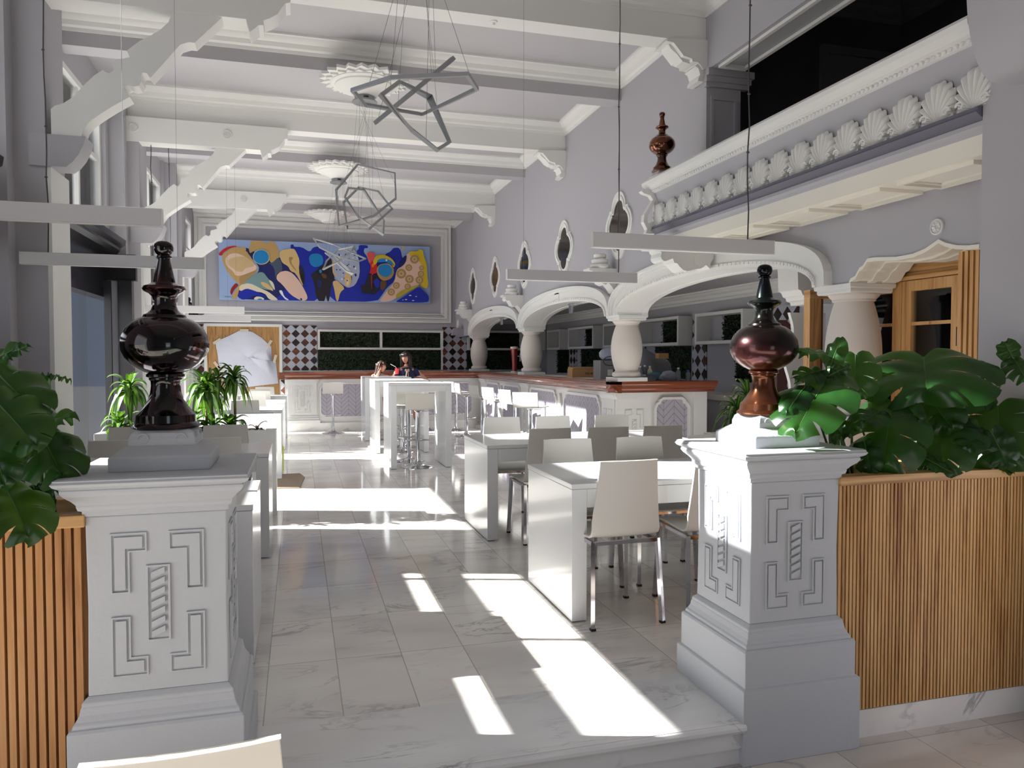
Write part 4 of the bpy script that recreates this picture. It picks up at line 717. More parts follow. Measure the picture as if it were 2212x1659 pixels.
# ------------------------------------------------------------------ mirrors on the right wall
def quatre(sc):
    pts = []
    def arc(cx, cz, r, a0, a1, n, ex=1.0, ez=1.0):
        for k in range(n+1):
            a = math.radians(a0+(a1-a0)*k/n); pts.append((cx+r*ex*math.cos(a), cz+r*ez*math.sin(a)))
    arc(0, 0.20*sc, 0.125*sc, 0, 180, 12, 1.0, 1.5)       # top lobe
    pts.append((-0.165*sc, 0.20*sc))
    arc(0, 0, 0.24*sc, 134, 226, 12, 1.0, 1.0)
    pts.append((-0.165*sc, -0.20*sc))
    arc(0, -0.20*sc, 0.125*sc, 180, 360, 12, 1.0, 1.5)
    pts.append((0.165*sc, -0.20*sc))
    arc(0, 0, 0.24*sc, -46, 46, 12, 1.0, 1.0)
    pts.append((0.165*sc, 0.20*sc))
    return [(x*1.55, z) for x, z in pts]
for k, y in enumerate((15.65, 13.78, 11.87, 9.96, 8.09)):
    t = thing('wall_mirror', 'brown lobed mirror in a white frame on the right wall, %s from the painting wall' % ords[k], 'mirror', (WX, y, 2.955), -PI/2, 'lobed mirrors on the right wall')
    q1, q2, q3 = quatre(1.0), quatre(0.86), quatre(0.62)
    m = MB(); m.ring(q1, quatre(0.90), 'y', -0.022, 0.0); m.ring(quatre(0.90), quatre(0.80), 'y', -0.032, -0.0); m.ring(quatre(0.80), quatre(0.74), 'y', -0.018, 0.0)
    obj('mirror_frame', m, WHITE, t)
    obj('mirror_glass', MB().prism(quatre(0.75), 'y', -0.008, -0.002), BROWNG, t)

m = MB(); m.box(-2.45, 0.7, -3.2, -3.0, LZ, ZC); m.box(0.7, 1.9, -3.2, -3.0, 2.2, ZC); m.box(1.9, 3.15, -3.2, -3.0, LZ, ZC); struct('wall_near', m, WALL)
# ------------------------------------------------------------------ foreground piers with greek key relief
def key_panels(mb, W, H, z0, side):
    # writes the relief of one face: L-shaped sunk frames and a rope bar; side = function (u, v, out) -> xyz
    def plate(poly, a, b):
        n = len(poly); vs = [side(u, v, a) for u, v in poly]+[side(u, v, b) for u, v in poly]
        mb.add(vs, [tuple(range(n)), tuple(range(2*n-1, n-1, -1))]+[(i, i+n, (i+1) % n+n, (i+1) % n) for i in range(n)])
    def ring(poly, d, a, b):
        q = offset(poly, d); n = len(poly)
        vs = [side(u, v, a) for u, v in poly]+[side(u, v, a) for u, v in q]+[side(u, v, b) for u, v in poly]+[side(u, v, b) for u, v in q]; fs = []
        for i in range(n):
            j = (i+1) % n; fs += [(i, j, j+n, i+n), (i+2*n, i+3*n, j+3*n, j+2*n), (i, i+2*n, j+2*n, j), (i+n, j+n, j+3*n, i+3*n)]
        mb.add(vs, fs)
    for sx in (-1, 1):
        for sz in (-1, 1):
            P = [(0.40, 0.44), (0.09, 0.44), (0.09, 0.32), (0.235, 0.32), (0.235, 0.07), (0.40, 0.07)]
            poly = [(sx*u*W*0.86, z0+H/2+sz*v*H) for u, v in P]
            if sx*sz < 0: poly = poly[::-1]
            ring(poly, 0.006*W/0.4, 0, 0.005*W/0.4+0.001)
            plate(offset(poly, 0.0125*W/0.4), 0, 0.006*W/0.4+0.001)
    w, h = 0.085*W, 0.235*H
    poly = [(-w*1.05, z0+H/2-h), (w*1.05, z0+H/2-h), (w*1.05, z0+H/2+h), (-w*1.05, z0+H/2+h)]
    ring(poly, 0.007*W/0.4, 0, 0.005*W/0.4+0.001)
    nn = 7
    for k in range(nn):
        a = z0+H/2-h*0.9+2*h*0.9*k/nn; b = a+2*h*0.9/nn*0.8
        plate([(-w*0.6, a), (w*0.6, a+(b-a)*0.7), (w*0.6, b+(b-a)*0.5), (-w*0.6, b-(b-a)*0.2)], 0, 0.009*W/0.4)
def pier_fg(label, x, y):
    t = thing('entrance_pier', label, 'pier', (x, y, LZ), 0)
    b = [(0.27, 0), (0.27, 0.295), (0.262, 0.30), (0.256, 0.302), (0.256, 0.44), (0.25, 0.448), (0.243, 0.45), (0.243, 0.46), (0.236, 0.468), (0.228, 0.485), (0.224, 0.505), (0.222, 0.51), (0.222, 0.52), (0.212, 0.53), (0.206, 0.535)]
    obj('base', MB().sq(b), ROUGHW, t, bevel=0.003)
    obj('shaft', MB().sq([(0.206, 0.535), (0.203, 0.82), (0.206, 1.10)]), ROUGHW, t, bevel=0.004)
    c = [(0.206, 1.10), (0.213, 1.105), (0.213, 1.118), (0.222, 1.122), (0.226, 1.133), (0.226, 1.14), (0.238, 1.155), (0.254, 1.17), (0.262, 1.182), (0.262, 1.19), (0.258, 1.193), (0.27, 1.199), (0.276, 1.203), (0.282, 1.212), (0.276, 1.219), (0.276, 1.223), (0.268, 1.227)]
    obj('cap', MB().sq(c), ROUGHW, t, bevel=0.0015)
    for nm, side in (('front', lambda u, v, o: (u, -0.205-o, v)), ('left', lambda u, v, o: (-0.205-o, -u, v)), ('right', lambda u, v, o: (0.205+o, u, v))):
        m = MB(); key_panels(m, 0.40, 0.52, 0.555, side); obj('relief', m, ROUGHW, t, bevel=0.0012)
    s = [(0.152, 1.227), (0.152, 1.272), (0.147, 1.277), (0.138, 1.283), (0.118, 1.296), (0.108, 1.303), (0.102, 1.305), (0.102, 1.325), (0.098, 1.335), (0.095, 1.345), (0.088, 1.352), (0.078, 1.356)]
    q = obj('finial_block', MB().sq(s), ROUGHW, t, bevel=0.003)
    m = MB()
    for s_ in (lambda u, v, o: (u, -0.101-o, v), lambda u, v, o: (-0.101-o, -u, v), lambda u, v, o: (0.101+o, u, v)):
        for sx in (-1, 1):
            pts = [Vector(s_(sx*(0.058+0.017*math.cos(a)), 1.327+0.017*math.sin(a), 0.0)) for a in [k*0.42 for k in range(13)]]; m.tube(pts, 0.0022, 6)
    obj('scroll', m, ROUGHW, q)
    return t
pier_fg('white carved entrance pier on the left, beside the darker wooden planter', -0.435, 2.80)
pier_fg('white carved entrance pier on the right, sunlit on its left side', 1.92, 2.80)
FIN = [(0.001, 0), (0.110, 0), (0.112, 0.004), (0.108, 0.012), (0.098, 0.02), (0.096, 0.045), (0.088, 0.052), (0.072, 0.072), (0.058, 0.095), (0.050, 0.120), (0.047, 0.145), (0.048, 0.160), (0.053, 0.166), (0.053, 0.172), (0.062, 0.176), (0.062, 0.184), (0.056, 0.188), (0.070, 0.194),
       (0.090, 0.205), (0.112, 0.222), (0.130, 0.243), (0.141, 0.268), (0.1425, 0.290), (0.138, 0.315), (0.126, 0.340), (0.108, 0.360), (0.088, 0.374), (0.071, 0.380), (0.068, 0.388), (0.055, 0.395), (0.044, 0.405), (0.038, 0.420), (0.036, 0.440), (0.040, 0.452), (0.050, 0.462), (0.066, 0.470), (0.071, 0.478), (0.066, 0.487), (0.052, 0.492), (0.044, 0.496), (0.037, 0.50), (0.036, 0.504),
       (0.020, 0.578), (0.021, 0.582), (0.026, 0.585), (0.026, 0.590), (0.020, 0.594), (0.026, 0.600), (0.031, 0.610), (0.032, 0.620), (0.029, 0.632), (0.020, 0.640), (0.008, 0.643), (0.001, 0.643)]
def finial(label, x, y, z, sc, m):
    o = obj('finial', MB().lathe([(r*sc, h*sc) for r, h in FIN], seg=64), m, None, 38, loc=(x, y, z))
    return tag(o, label, 'finial', 'copper glazed finials')
finial('dark lustre glazed finial on the left entrance pier', -0.437, 2.80, LZ+1.356, 0.985, COP1)
finial('green and copper glazed finial on the right entrance pier', 1.905, 2.80, LZ+1.356, 0.985, COP2)
m = MB(); m.sq([(0.085, 0), (0.085, 0.02), (0.06, 0.05), (0.055, 0.06)]); o = obj('rail_block', m, WHITE, None, loc=(3.19, 6.28, 3.055)); tag(o, 'small white sloped block carrying the finial on the balcony end', 'block')
finial('amber copper finial on the far end of the balcony rail', 3.19, 6.28, 3.115, 0.835, COP3)

# ------------------------------------------------------------------ slatted planters
def planter(name, label, x0, x1, slat_m, pitch, w):
    L = x1-x0; t = thing('slatted_planter', label, 'planter', (x0, 2.60, LZ), 0)
    ztop = 1.10
    obj('slat_backing', MB().box(0, L, 0.012, 0.03, 0.12, ztop-0.03), SLATD, t)
    m = MB(); n = int(L/pitch)
    for k in range(n):
        x = k*pitch+0.003
        if x+w > L: break
        m.box(x, x+w, -0.008, 0.013, 0.125, ztop-0.028)
    obj('slats', m, slat_m, t)
    obj('skirting', MB().box(0, L, 0.0, 0.02, 0, 0.118), SKIRTM, t)
    obj('top_board', MB().box(0.0, L, -0.018, 0.055, ztop-0.03, ztop+0.008), PLANKX, t, bevel=0.003)
    obj('rear_board', MB().box(0.0, L, 0.31, 0.36, ztop-0.06, ztop+0.006), PLANKX, t, bevel=0.003)
    obj('box_walls', MB().box(0, L, 0.335, 0.35, 0.16, ztop-0.05), SLATD, t)
    obj('end_board', MB().box(0.0, 0.03, 0.04, 0.33, 0.12, ztop), PLANKX, t)
    obj('soil', MB().box(0.02, L, 0.03, 0.335, ztop-0.14, ztop-0.055), SOIL, t)
planter('p', 'slatted pine planter on the right with a pale marble skirting', 2.125, 3.148, SLATW, 0.0183, 0.0115)
planter('p', 'darker slatted wooden planter at the left edge', -2.0, -0.64, SLATL, 0.0265, 0.0185)

# ------------------------------------------------------------------ leaves
def monstera(label, leaves, soilpt, rnd, frac=0.72):
    R = random.Random(rnd); base = Vector(soilpt)
    t = thing('monstera_plant', label, 'plant', soilpt, 0, 'monstera plants in the planters')
    for A, T, wr in leaves:
        A = Vector(A); T = Vector(T); u = (T-A); Ln = u.length; u.normalize()
        view = (Vector((0, 0, 1.42))-A).normalized()
        hint = (view*0.75+Vector((0, 0, 0.65))+Vector((R.uniform(-.25, .25), R.uniform(-.2, .2), R.uniform(-.1, .2)))).normalized()
        if wr < 0.3: hint = Vector((R.uniform(-.2, .2), 0.1, 1)).normalized()
        nrm = (hint-u*hint.dot(u)).normalized(); wv = nrm.cross(u)
        W = Ln*wr*0.5; mb = MB(); nl = 4 if wr >= 0.65 and Ln > 0.13 else 1
        curl = R.uniform(0.10, 0.26); droop = R.uniform(0.05, 0.22)
        mid = lambda s: A+u*(Ln*s)-nrm*(Ln*droop*s*s)
        def margin(s, side):
            # heart outline: swept back at the base, forward at the tip
            ang = math.radians(128-96*s); prof = (math.sin(PI*min(1, (s*0.93+0.10)))**0.62)
            return ang, W*prof*1.06
        for side in (-1, 1):
            for k in range(nl):
                s0 = k/nl; s1 = (k+1)/nl; NS, NTT = (5, 7) if nl > 1 else (16, 7); vs = []; fs = []
                cut = 0.30 if nl > 1 and 0 <= k else 0.0
                st = R.uniform(0.3, 0.5); deep = R.uniform(0.10, 0.22)
                for i in range(NS+1):
                    for j in range(NTT+1):
                        tt = j/NTT; f = i/NS
                        g = 0.0
                        if nl > 1: g = deep*max(0, (tt-st)/(1-st))**0.6*(1-0.55*tt)
                        ff = f*(1-2*g)+g if 0 < k < nl-1 else (f*(1-g) if k == 0 else f*(1-g)+g)
                        s = s0+(s1-s0)*ff
                        ang, mw = margin(s, side)
                        edge = 1-0.10*tt*(abs(2*f-1)**3 if nl > 1 else 0)
                        r = mw*tt*edge; p = mid(s)+u*(math.cos(ang)*r)+wv*(side*math.sin(ang)*r)-nrm*(W*curl*tt*tt*1.3)+nrm*(W*0.10*math.sin(tt*PI)+0.0)+nrm*(0.012*math.sin(s*23+side)*tt)
                        vs.append(p-base)
                for i in range(NS):
                    for j in range(NTT): fs.append((i*(NTT+1)+j, (i+1)*(NTT+1)+j, (i+1)*(NTT+1)+j+1, i*(NTT+1)+j+1))
                mb.add(vs, fs)
        lf = obj('leaf', mb, MONST, t, 75)
        mv = MB(); mv.tube([mid(s)-base+nrm*0.0015 for s in (0, .25, .5, .75, .97)], 0.0018, 5, rs=[0.0028, 0.0022, 0.0017, 0.0012, 0.0006])
        bx = base+Vector((R.uniform(-0.06, 0.06), R.uniform(-0.04, 0.04), -0.03)); c1 = bx.lerp(A, 0.5)+Vector((0, 0.03, 0.06+0.1*abs(A.x-base.x)))
        pts = []
        for q in range(11):
            s = q/10; pts.append(((1-s)**2*bx+2*s*(1-s)*c1+s*s*A)-base)
        mv.tube(pts, 0.005, 6, rs=[0.0065-0.0028*q/10 for q in range(11)])
        obj('stem', mv, STEM, lf, 60)
    return t
monstera('potted monstera nearest the right pier, its leaves hanging over the pier cap', LEAF_R1, (2.33, 2.80, 0.86), 3)
monstera('monstera in the right planter with one half lit leaf in front', LEAF_R2, (2.52, 2.80, 0.86), 5)
monstera('dark monstera in the middle right of the right planter', LEAF_R3, (2.75, 2.80, 0.86), 8)
monstera('monstera at the right edge of the photo against the blue-grey wall', LEAF_R4, (2.98, 2.80, 0.86), 11)
monstera('large dark monstera at the left edge of the photo', LEAF_L1, (-1.0, 2.80, 0.86), 14)
monstera('monstera beside the left pier with a tall curled bud leaf', LEAF_L2, (-0.80, 2.80, 0.86), 17)

def strap(mb, c, ang, L, w, rise, droop, mi=None):
    w *= 1.2
    # arching strap leaf from c; centre stripe in the second material
    d = Vector((math.cos(ang), math.sin(ang), 0)); sd_ = Vector((-d.y, d.x, 0)); N = 8; vs = []; c = Vector(c)
    for i in range(N+1):
        s = i/N; p = c+d*(L*(s*0.85*(1-0.25*s*droop)))+Vector((0, 0, L*(rise*s-droop*s*s)))
        ww = w*math.sin(PI*min(1, 0.12+s*0.88))**0.7*(1 if s < 0.98 else 0.1)
        k = Vector((0, 0, -ww*0.35))
        vs += [p-sd_*ww, p-sd_*ww*0.35+k, p+sd_*ww*0.35+k, p+sd_*ww]
    o = len(mb.v); mb.v += [tuple(v) for v in vs]
    for i in range(N):
        for j in range(3):
            mb.mi = 1 if j == 1 else 0; mb.face((o+i*4+j, o+i*4+j+1, o+i*4+4+j+1, o+i*4+4+j))
    mb.mi = 0
def dracaena(label, x, y, z0, crowns, rnd, mats=None):
    R = random.Random(rnd); t = thing('dracaena_plant', label, 'plant', (x, y, z0), 0, 'dracaenas in the white troughs')
    top = max(c[2] for c in crowns)
    if top > 0.12:
        m = MB(); m.tube([(0, 0, -0.05), (0.004, 0, top*0.5), (0, 0, top)], 0.012, 8); obj('trunk', m, TRUNK, t, 60)
    m = MB()
    for cx, cy, cz, n, L, w in crowns:
        for k in range(n):
            a = 2.4*k+R.uniform(-.3, .3); f = k/n
            strap(m, (cx, cy, cz-0.06+0.10*f), a, L*R.uniform(0.8, 1.15)*(0.8+0.2*(1-f)), w, 0.45+0.85*f*f, 1.35-0.55*f)
    obj('leaves', m, mats or [DRAC, DRACS], t, 70)
# troughs
def trough(label, y, x0, x1, h):
    t = thing('planter_trough', label, 'planter', ((x0+x1)/2, y, 0), 0, 'white troughs between the left tables'); L = (x1-x0)/2
    m = MB(); m.ring([(-L, 0), (L, 0), (L, 0.24), (-L, 0.24)], [(-L+0.09, 0.02), (L-0.09, 0.02), (L-0.09, 0.22), (-L+0.09, 0.22)], 'z', 0, h)
    obj('trough_box', m, LACQ, t, bevel=0.003); obj('soil', MB().box(-L+0.09, L-0.09, 0.02, 0.22, h-0.25, h-0.08), SOIL, t)
trough('white trough planter behind the second left table', 7.12, -1.68, -0.20, 0.78)
trough('white trough planter farther along the left side', 9.25, -1.75, -0.20, 0.78)
dracaena('dracaena with a tall bare trunk in front of the taped white paper', -0.56, 7.24, 0.66, [(0, 0, 0.58, 34, 0.26, 0.019)], 1)
dracaena('large striped dracaena just right of the left glazed finial', -0.80, 7.24, 0.66, [(0, 0, 0.50, 34, 0.38, 0.028), (0.10, 0, 0.60, 9, 0.30, 0.024)], 2)
dracaena('low dracaena with broad leaves at the foot of the tall striped one', -0.92, 7.22, 0.66, [(0, 0, 0.16, 26, 0.36, 0.030), (0.18, 0, 0.14, 16, 0.30, 0.028)], 3)
dracaena('low dracaena beside the bare trunk', -0.60, 7.20, 0.66, [(0, 0, 0.14, 24, 0.32, 0.028)], 4)
dracaena('sunlit dracaena left of the left glazed finial, upper crown', -1.43, 7.26, 0.66, [(0, 0, 0.50, 34, 0.30, 0.026)], 5)
dracaena('sunlit low dracaena left of the left glazed finial', -1.49, 7.20, 0.66, [(0, 0, 0.18, 24, 0.30, 0.026)], 6)
dracaena('small plant with dark red leaves at the aisle end of the trough', -0.37, 7.22, 0.66, [(0, 0, 0.10, 14, 0.17, 0.014)], 7, [REDLEAF, DRAC])
# variegated plant behind the right finial
dracaena('bushy variegated plant behind the right glazed finial, by the barrel column', 3.35, 5.1, 0.78, [(0, 0, 0.12, 40, 0.40, 0.016), (0.05, 0.1, 0.32, 34, 0.34, 0.015), (-0.08, 0.05, 0.22, 30, 0.34, 0.015)], 9, [DRAC, DRACS])
o = thing('planter_stand', 'white louvred planter box under the variegated plant', 'planter', (3.35, 5.1, 0))
m = MB(); m.box(-0.28, 0.28, -0.2, 0.2, 0, 0.84)
for k in range(8): m.box(-0.29, 0.29, -0.21, 0.21, 0.1+k*0.09, 0.15+k*0.09)
obj('box', m, WHITE, o, bevel=0.003)

# ------------------------------------------------------------------ low tables and chairs
def low_table(x0, x1, y0, y1, label, H=0.75):
    t = thing('dining_table', label, 'table', (x0, y0, 0), 0, 'white panel-leg dining tables'); L = x1-x0; D = y1-y0
    obj('tabletop', MB().box(-0.003, L+0.003, -0.003, D+0.003, H-0.028, H), LACQ, t, bevel=0.0025)
    for xa in (0, L-0.085): obj('leg', MB().box(xa, xa+0.085, 0, D, 0.008, H-0.03), LACQ, t, bevel=0.002)
    for ya in (0.0, D-0.04): obj('apron', MB().box(0.086, L-0.086, ya, ya+0.04, H-0.13, H-0.03), LACQ, t, bevel=0.002)
    m = MB()
    for xa in (0.04, L-0.04):
        for ya in (0.06, D-0.06): m.lathe([(0.02, 0), (0.02, 0.008)], xa, ya, 12)
    obj('foot', m, DCHROME, t)
low_table(1.40, 3.15, 3.77, 4.57, 'nearest white dining table on the right, behind the right pier')
low_table(1.40, 3.15, 5.65, 6.49, 'second white dining table on the right, behind the nearest one')
low_table(-1.62, -0.21, 3.65, 4.37, 'nearest white dining table on the left, hidden behind the left pier')
low_table(-1.62, -0.21, 5.60, 6.30, 'second white dining table on the left, in front of the plant trough')
low_table(-1.62, -0.21, 10.35, 11.1, 'third white dining table on the left, beyond the plant troughs')
low_table(-1.62, -0.21, 12.2, 12.95, 'fourth white dining table on the left')
low_table(-1.62, -0.21, 14.1, 14.85, 'farthest white dining table on the left, below the taped paper')
def chair_proto(label):
    t = thing('dining_chair', label, 'chair', (0, 0, 0), 0, 'white shell dining chairs')
    # sitter faces +y; back at y = 0
    prof = [(0.47, 0.458), (0.44, 0.468), (0.30, 0.470), (0.14, 0.462), (0.09, 0.466), (0.06, 0.480), (0.045, 0.51), (0.035, 0.56), (0.02, 0.70), (0.0, 0.885)]
    wd = [0.195, 0.20, 0.20, 0.20, 0.20, 0.199, 0.198, 0.195, 0.18, 0.166]
    N = len(prof); m = MB(); vs = []; NW = 6
    for i, ((y, z), hw) in enumerate(zip(prof, wd)):
        a = prof[max(i-1, 0)]; b = prof[min(i+1, N-1)]; dy, dz = b[0]-a[0], b[1]-a[1]; l = math.hypot(dy, dz); ny, nz = -dz/l, dy/l
        for sgn in (0, 1):
            for k in range(NW+1):
                q = -1+2*k/NW; c = 0.014*(q*q)*(1 if i > 6 else 0.4)
                vs.append((hw*q, y+ny*0.012*sgn*-1+(c if i > 6 else 0), z+nz*0.012*sgn*-1+(c if i <= 6 else 0)))
    fs = []; w2 = 2*(NW+1)
    for i in range(N-1):
        for k in range(NW):
            a = i*w2+k; fs.append((a, a+1, a+w2+1, a+w2)); a += NW+1; fs.append((a, a+w2, a+w2+1, a+1))
        fs.append((i*w2, i*w2+w2, i*w2+w2+NW+1, i*w2+NW+1)); fs.append((i*w2+NW, i*w2+NW+NW+1, i*w2+w2+NW+NW+1, i*w2+w2+NW))
    for i in (0, N-1):
        for k in range(NW): a = i*w2+k; fs.append((a, a+NW+1, a+NW+2, a+1))
    m.add(vs, fs); obj('seat_shell', m, PLY, t, 50, bevel=0.002)
    fr = MB()
    def bar(p, q, s=0.011):
        fr.tube([p, q], s*1.25, 4)
    for x in (-1, 1):
        bar((x*0.185, 0.06, 0.447), (x*0.185, 0.44, 0.447))
    bar((-0.19, 0.055, 0.447), (0.19, 0.055, 0.447)); bar((-0.185, 0.43, 0.447), (0.185, 0.43, 0.447))
    obj('seat_frame', fr, CHROME, t)
    for x in (-1, 1):
        for (ya, yb) in ((0.055, 0.02), (0.43, 0.46)):
            l = MB(); l.tube([(x*0.188, ya, 0.455), (x*0.203, yb, 0.012)], 0.0155, 4); lg = obj('leg', l, CHROME, t)
            c = MB(); c.box(x*0.203-0.013, x*0.203+0.013, yb-0.013, yb+0.013, 0, 0.013); obj('foot_cap', c, DCHROME, lg)
    return t
proto = None
def chair(x, y, rz, label):
    global proto
    if proto is None: proto = chair_proto(label); proto.location = (x, y, 0); proto.rotation_euler = (0, 0, rz)
    else: dup(proto, (x, y, 0), rz, label)
chair(1.67, 3.62, 0.03, 'white chair with its back to us at the left end of the nearest right table')
chair(2.22, 3.60, -0.05, 'white chair half hidden by the right pier at the nearest right table')
chair(2.80, 3.60, 0.0, 'white chair fully behind the right pier')
chair(1.72, 4.74, PI, 'left chair on the far side of the nearest right table')
chair(2.24, 4.74, PI, 'middle chair on the far side of the nearest right table')
chair(2.78, 4.74, PI, 'right chair on the far side of the nearest right table')
chair(1.85, 5.44, 0.02, 'left chair on the near side of the second right table, its side seen')
chair(2.33, 5.44, -0.02, 'middle chair on the near side of the second right table')
chair(2.80, 5.44, 0.0, 'right chair on the near side of the second right table')
chair(1.78, 6.66, PI, 'left chair on the far side of the second right table')
chair(2.27, 6.66, PI+0.05, 'middle chair on the far side of the second right table')
chair(2.86, 6.66, PI, 'right chair on the far side of the second right table, brightly lit')
chair(-0.57, 6.48, PI+0.02, 'chair on the far side of the second left table, in front of the trough plants')
chair(-1.25, 6.48, PI, 'other chair on the far side of the second left table')
chair(-0.55, 5.42, 0.0, 'chair on the near side of the second left table, right of the left pier')
chair(-1.15, 5.42, 0.0, 'chair on the near side of the second left table, left of the left finial')
chair(-1.22, 4.55, PI, 'chair on the far side of the nearest left table, left of the left pier cap')
chair(-0.62, 4.55, PI, 'chair on the far side of the nearest left table, behind the left pier')
chair(-1.15, 3.50, 0, 'chair on the near side of the nearest left table')
LB = ['third', 'fourth', 'farthest']
for i, (ya, yb) in enumerate(((10.2, 11.26), (12.05, 13.1), (13.95, 15.0))):
    chair(-0.66, ya, 0.12 if i == 0 else 0, 'aisle side chair in front of the %s left table' % LB[i]); chair(-1.2, ya, 0, 'window side chair in front of the %s left table' % LB[i])
    chair(-0.62, yb, PI, 'aisle side chair behind the %s left table' % LB[i]); chair(-1.2, yb, PI, 'window side chair behind the %s left table' % LB[i])
chair(-0.225, 1.62, 0.035, 'white chair at the bottom left of the photo, only its back top showing')
[o for o in bpy.data.objects if o.get('label', '').startswith('white chair at the bottom left')][0].location = (-0.205, 1.425, LZ)

# ------------------------------------------------------------------ high tables and stools
def high_table(x0, x1, y0, y1, label, H=1.10):
    t = thing('bar_table', label, 'table', (x0, y0, 0), 0, 'white high bar tables'); L = x1-x0; D = y1-y0
    obj('tabletop', MB().box(0, L, 0, D, H-0.022, H), LACQ, t, bevel=0.002)
    for xa in (0, L-0.075): obj('leg', MB().box(xa, xa+0.075, 0.003, D-0.003, 0.006, H-0.024), LACQ, t, bevel=0.002)
    obj('apron', MB().box(0.076, L-0.076, 0.003, D-0.003, H-0.10, H-0.024), LACQ, t, bevel=0.002)
high_table(1.13, 1.92, 9.68, 10.55, 'nearest white high table in the middle of the room')
high_table(1.09, 1.90, 11.36, 12.20, 'second white high table, just behind the nearest')
high_table(1.10, 1.90, 13.2, 14.1, 'farthest white high table, where the two people sit')
def stool_proto(label):
    t = thing('bar_stool', label, 'stool', (0, 0, 0), 0, 'chrome bar stools with white shells')
    obj('foot_disc', MB().lathe([(0.001, 0), (0.215, 0), (0.215, 0.006), (0.18, 0.014), (0.11, 0.024), (0.06, 0.04), (0.04, 0.06), (0.036, 0.085), (0.001, 0.085)], seg=40), CHROME, t, 50)
    obj('pole', MB().lathe([(0.028, 0.06), (0.028, 0.40), (0.024, 0.405), (0.024, 0.72), (0.05, 0.735), (0.06, 0.745), (0.001, 0.745)], seg=20), CHROME, t, 40)
    m = MB(); pts = [(0.155*math.sin(a), 0.04+0.14*math.cos(a) if False else 0.02+0.15*math.cos(a), 0.345) for a in [(-1.35+2.7*k/12) for k in range(13)]]
    m.tube(pts, 0.009, 8); m.tube([(-0.15, 0.055, 0.345), (0, 0, 0.345), (0.15, 0.055, 0.345)], 0.008, 8); obj('footrest', m, CHROME, t, 60)
    m = MB(); m.tube([(0.05, 0, 0.735), (0.17, 0.02, 0.735), (0.2, 0.02, 0.745)], 0.005, 6); obj('lever', m, CHROME, t, 60)
    prof = [(0.20, 0.757), (0.17, 0.764), (0.05, 0.760), (-0.09, 0.757), (-0.135, 0.764), (-0.155, 0.79), (-0.165, 0.83), (-0.18, 0.97)]
    m = MB(); vs = []; N = len(prof); hw = 0.188
    for i, (y, z) in enumerate(prof):
        a = prof[max(i-1, 0)]; b = prof[min(i+1, N-1)]; dy, dz = b[0]-a[0], b[1]-a[1]; l = math.hypot(dy, dz); ny, nz = dz/l, -dy/l
        for s in (0, 1): vs += [(-hw, y+ny*0.014*s, z+nz*0.014*s), (hw, y+ny*0.014*s, z+nz*0.014*s)]
    fs = []
    for i in range(N-1):
        a = i*4; fs += [(a, a+1, a+5, a+4), (a+2, a+6, a+7, a+3), (a, a+4, a+6, a+2), (a+1, a+3, a+7, a+5)]
    fs += [(0, 2, 3, 1), (N*4-4, N*4-3, N*4-1, N*4-2)]
    m.add(vs, fs); obj('seat_shell', m, PLY, t, 50, bevel=0.003)
    return t
sp = None
def stool(x, y, rz, label):
    global sp
    if sp is None: sp = stool_proto(label); sp.location = (x, y, 0); sp.rotation_euler = (0, 0, rz)
    else: dup(sp, (x, y, 0), rz, label)
stool(1.50, 9.82, 0.0, 'front bar stool under the nearest high table, its back to us')
stool(1.47, 10.44, PI, 'bar stool facing us under the nearest high table')
stool(1.50, 11.50, 0.1, 'bar stool on the near side of the second high table')
stool(1.62, 12.12, PI, 'bar stool on the far side of the second high table')
stool(0.62, 14.75, 0.0, 'lone bar stool at the far counter, left of the high tables')
stool(1.50, 13.3, 0.0, 'bar stool on the near side of the farthest high table')
stool(2.98, 14.6, -1.2, 'farthest bar stool at the side bar')
stool(2.95, 13.5, -1.5, 'second farthest bar stool at the side bar')
stool(3.02, 12.55, -1.35, 'third bar stool from the far end of the side bar')
stool(3.02, 11.55, -1.3, 'fourth bar stool from the far end of the side bar')
stool(3.04, 10.6, -1.35, 'fifth bar stool from the far end of the side bar')
stool(3.02, 9.75, -0.75, 'nearest bar stool at the side bar, its back turned to us')
stool(2.45, 14.8, 0.1, 'bar stool at the corner of the far counter')
# ------------------------------------------------------------------ bar: two runs of counter
RAIL = [(0, 0), (0.05, 0), (0.052, 0.012), (0.075, 0.03), (0.08, 0.045), (0.10, 0.052), (0.12, 0.075), (0.122, 0.085), (0.135, 0.09), (0.14, 0.10), (0.14, 0.13), (0.132, 0.137), (0, 0.137)]
t = thing('bar_counter', 'white panelled bar counter with mahogany rail along the right side', 'counter', (0, 0, 0))
bodyX = 3.62
obj('counter_body', MB().box(bodyX, bodyX+0.3, 8.24, 15.14, 0.0, 1.02), WHITE, t)
obj('counter_end', MB().box(bodyX, 4.80, 8.24, 8.5, 0, 1.02), WHITE, t)
m = MB(); m.prism([(bodyX+0.0-a, 1.02+b) for a, b in RAIL]+[(bodyX+0.35, 1.157), (bodyX+0.35, 1.02)][:0], 'y', 8.10, 15.15); obj('rail', m, BARW, t, 25)
m = MB(); m.prism([(8.24-a, 1.02+b) for a, b in RAIL], 'x', bodyX-0.14, 4.88); obj('rail_end', m, BARWX, t, 25)
obj('counter_top', MB().box(bodyX, 4.2, 8.24, 15.14, 1.02, 1.15), STONE, t); obj('end_top', MB().box(4.2, 4.86, 8.24, 8.6, 1.02, 1.15), BARWX, t)
obj('kick_plate', MB().box(bodyX-0.03, bodyX, 8.3, 15.14, 0, 0.11), SKIRTM, t)
obj('kick_step', MB().box(bodyX-0.12, bodyX-0.03, 8.6, 15.14, 0, 0.055), WHITE, t)
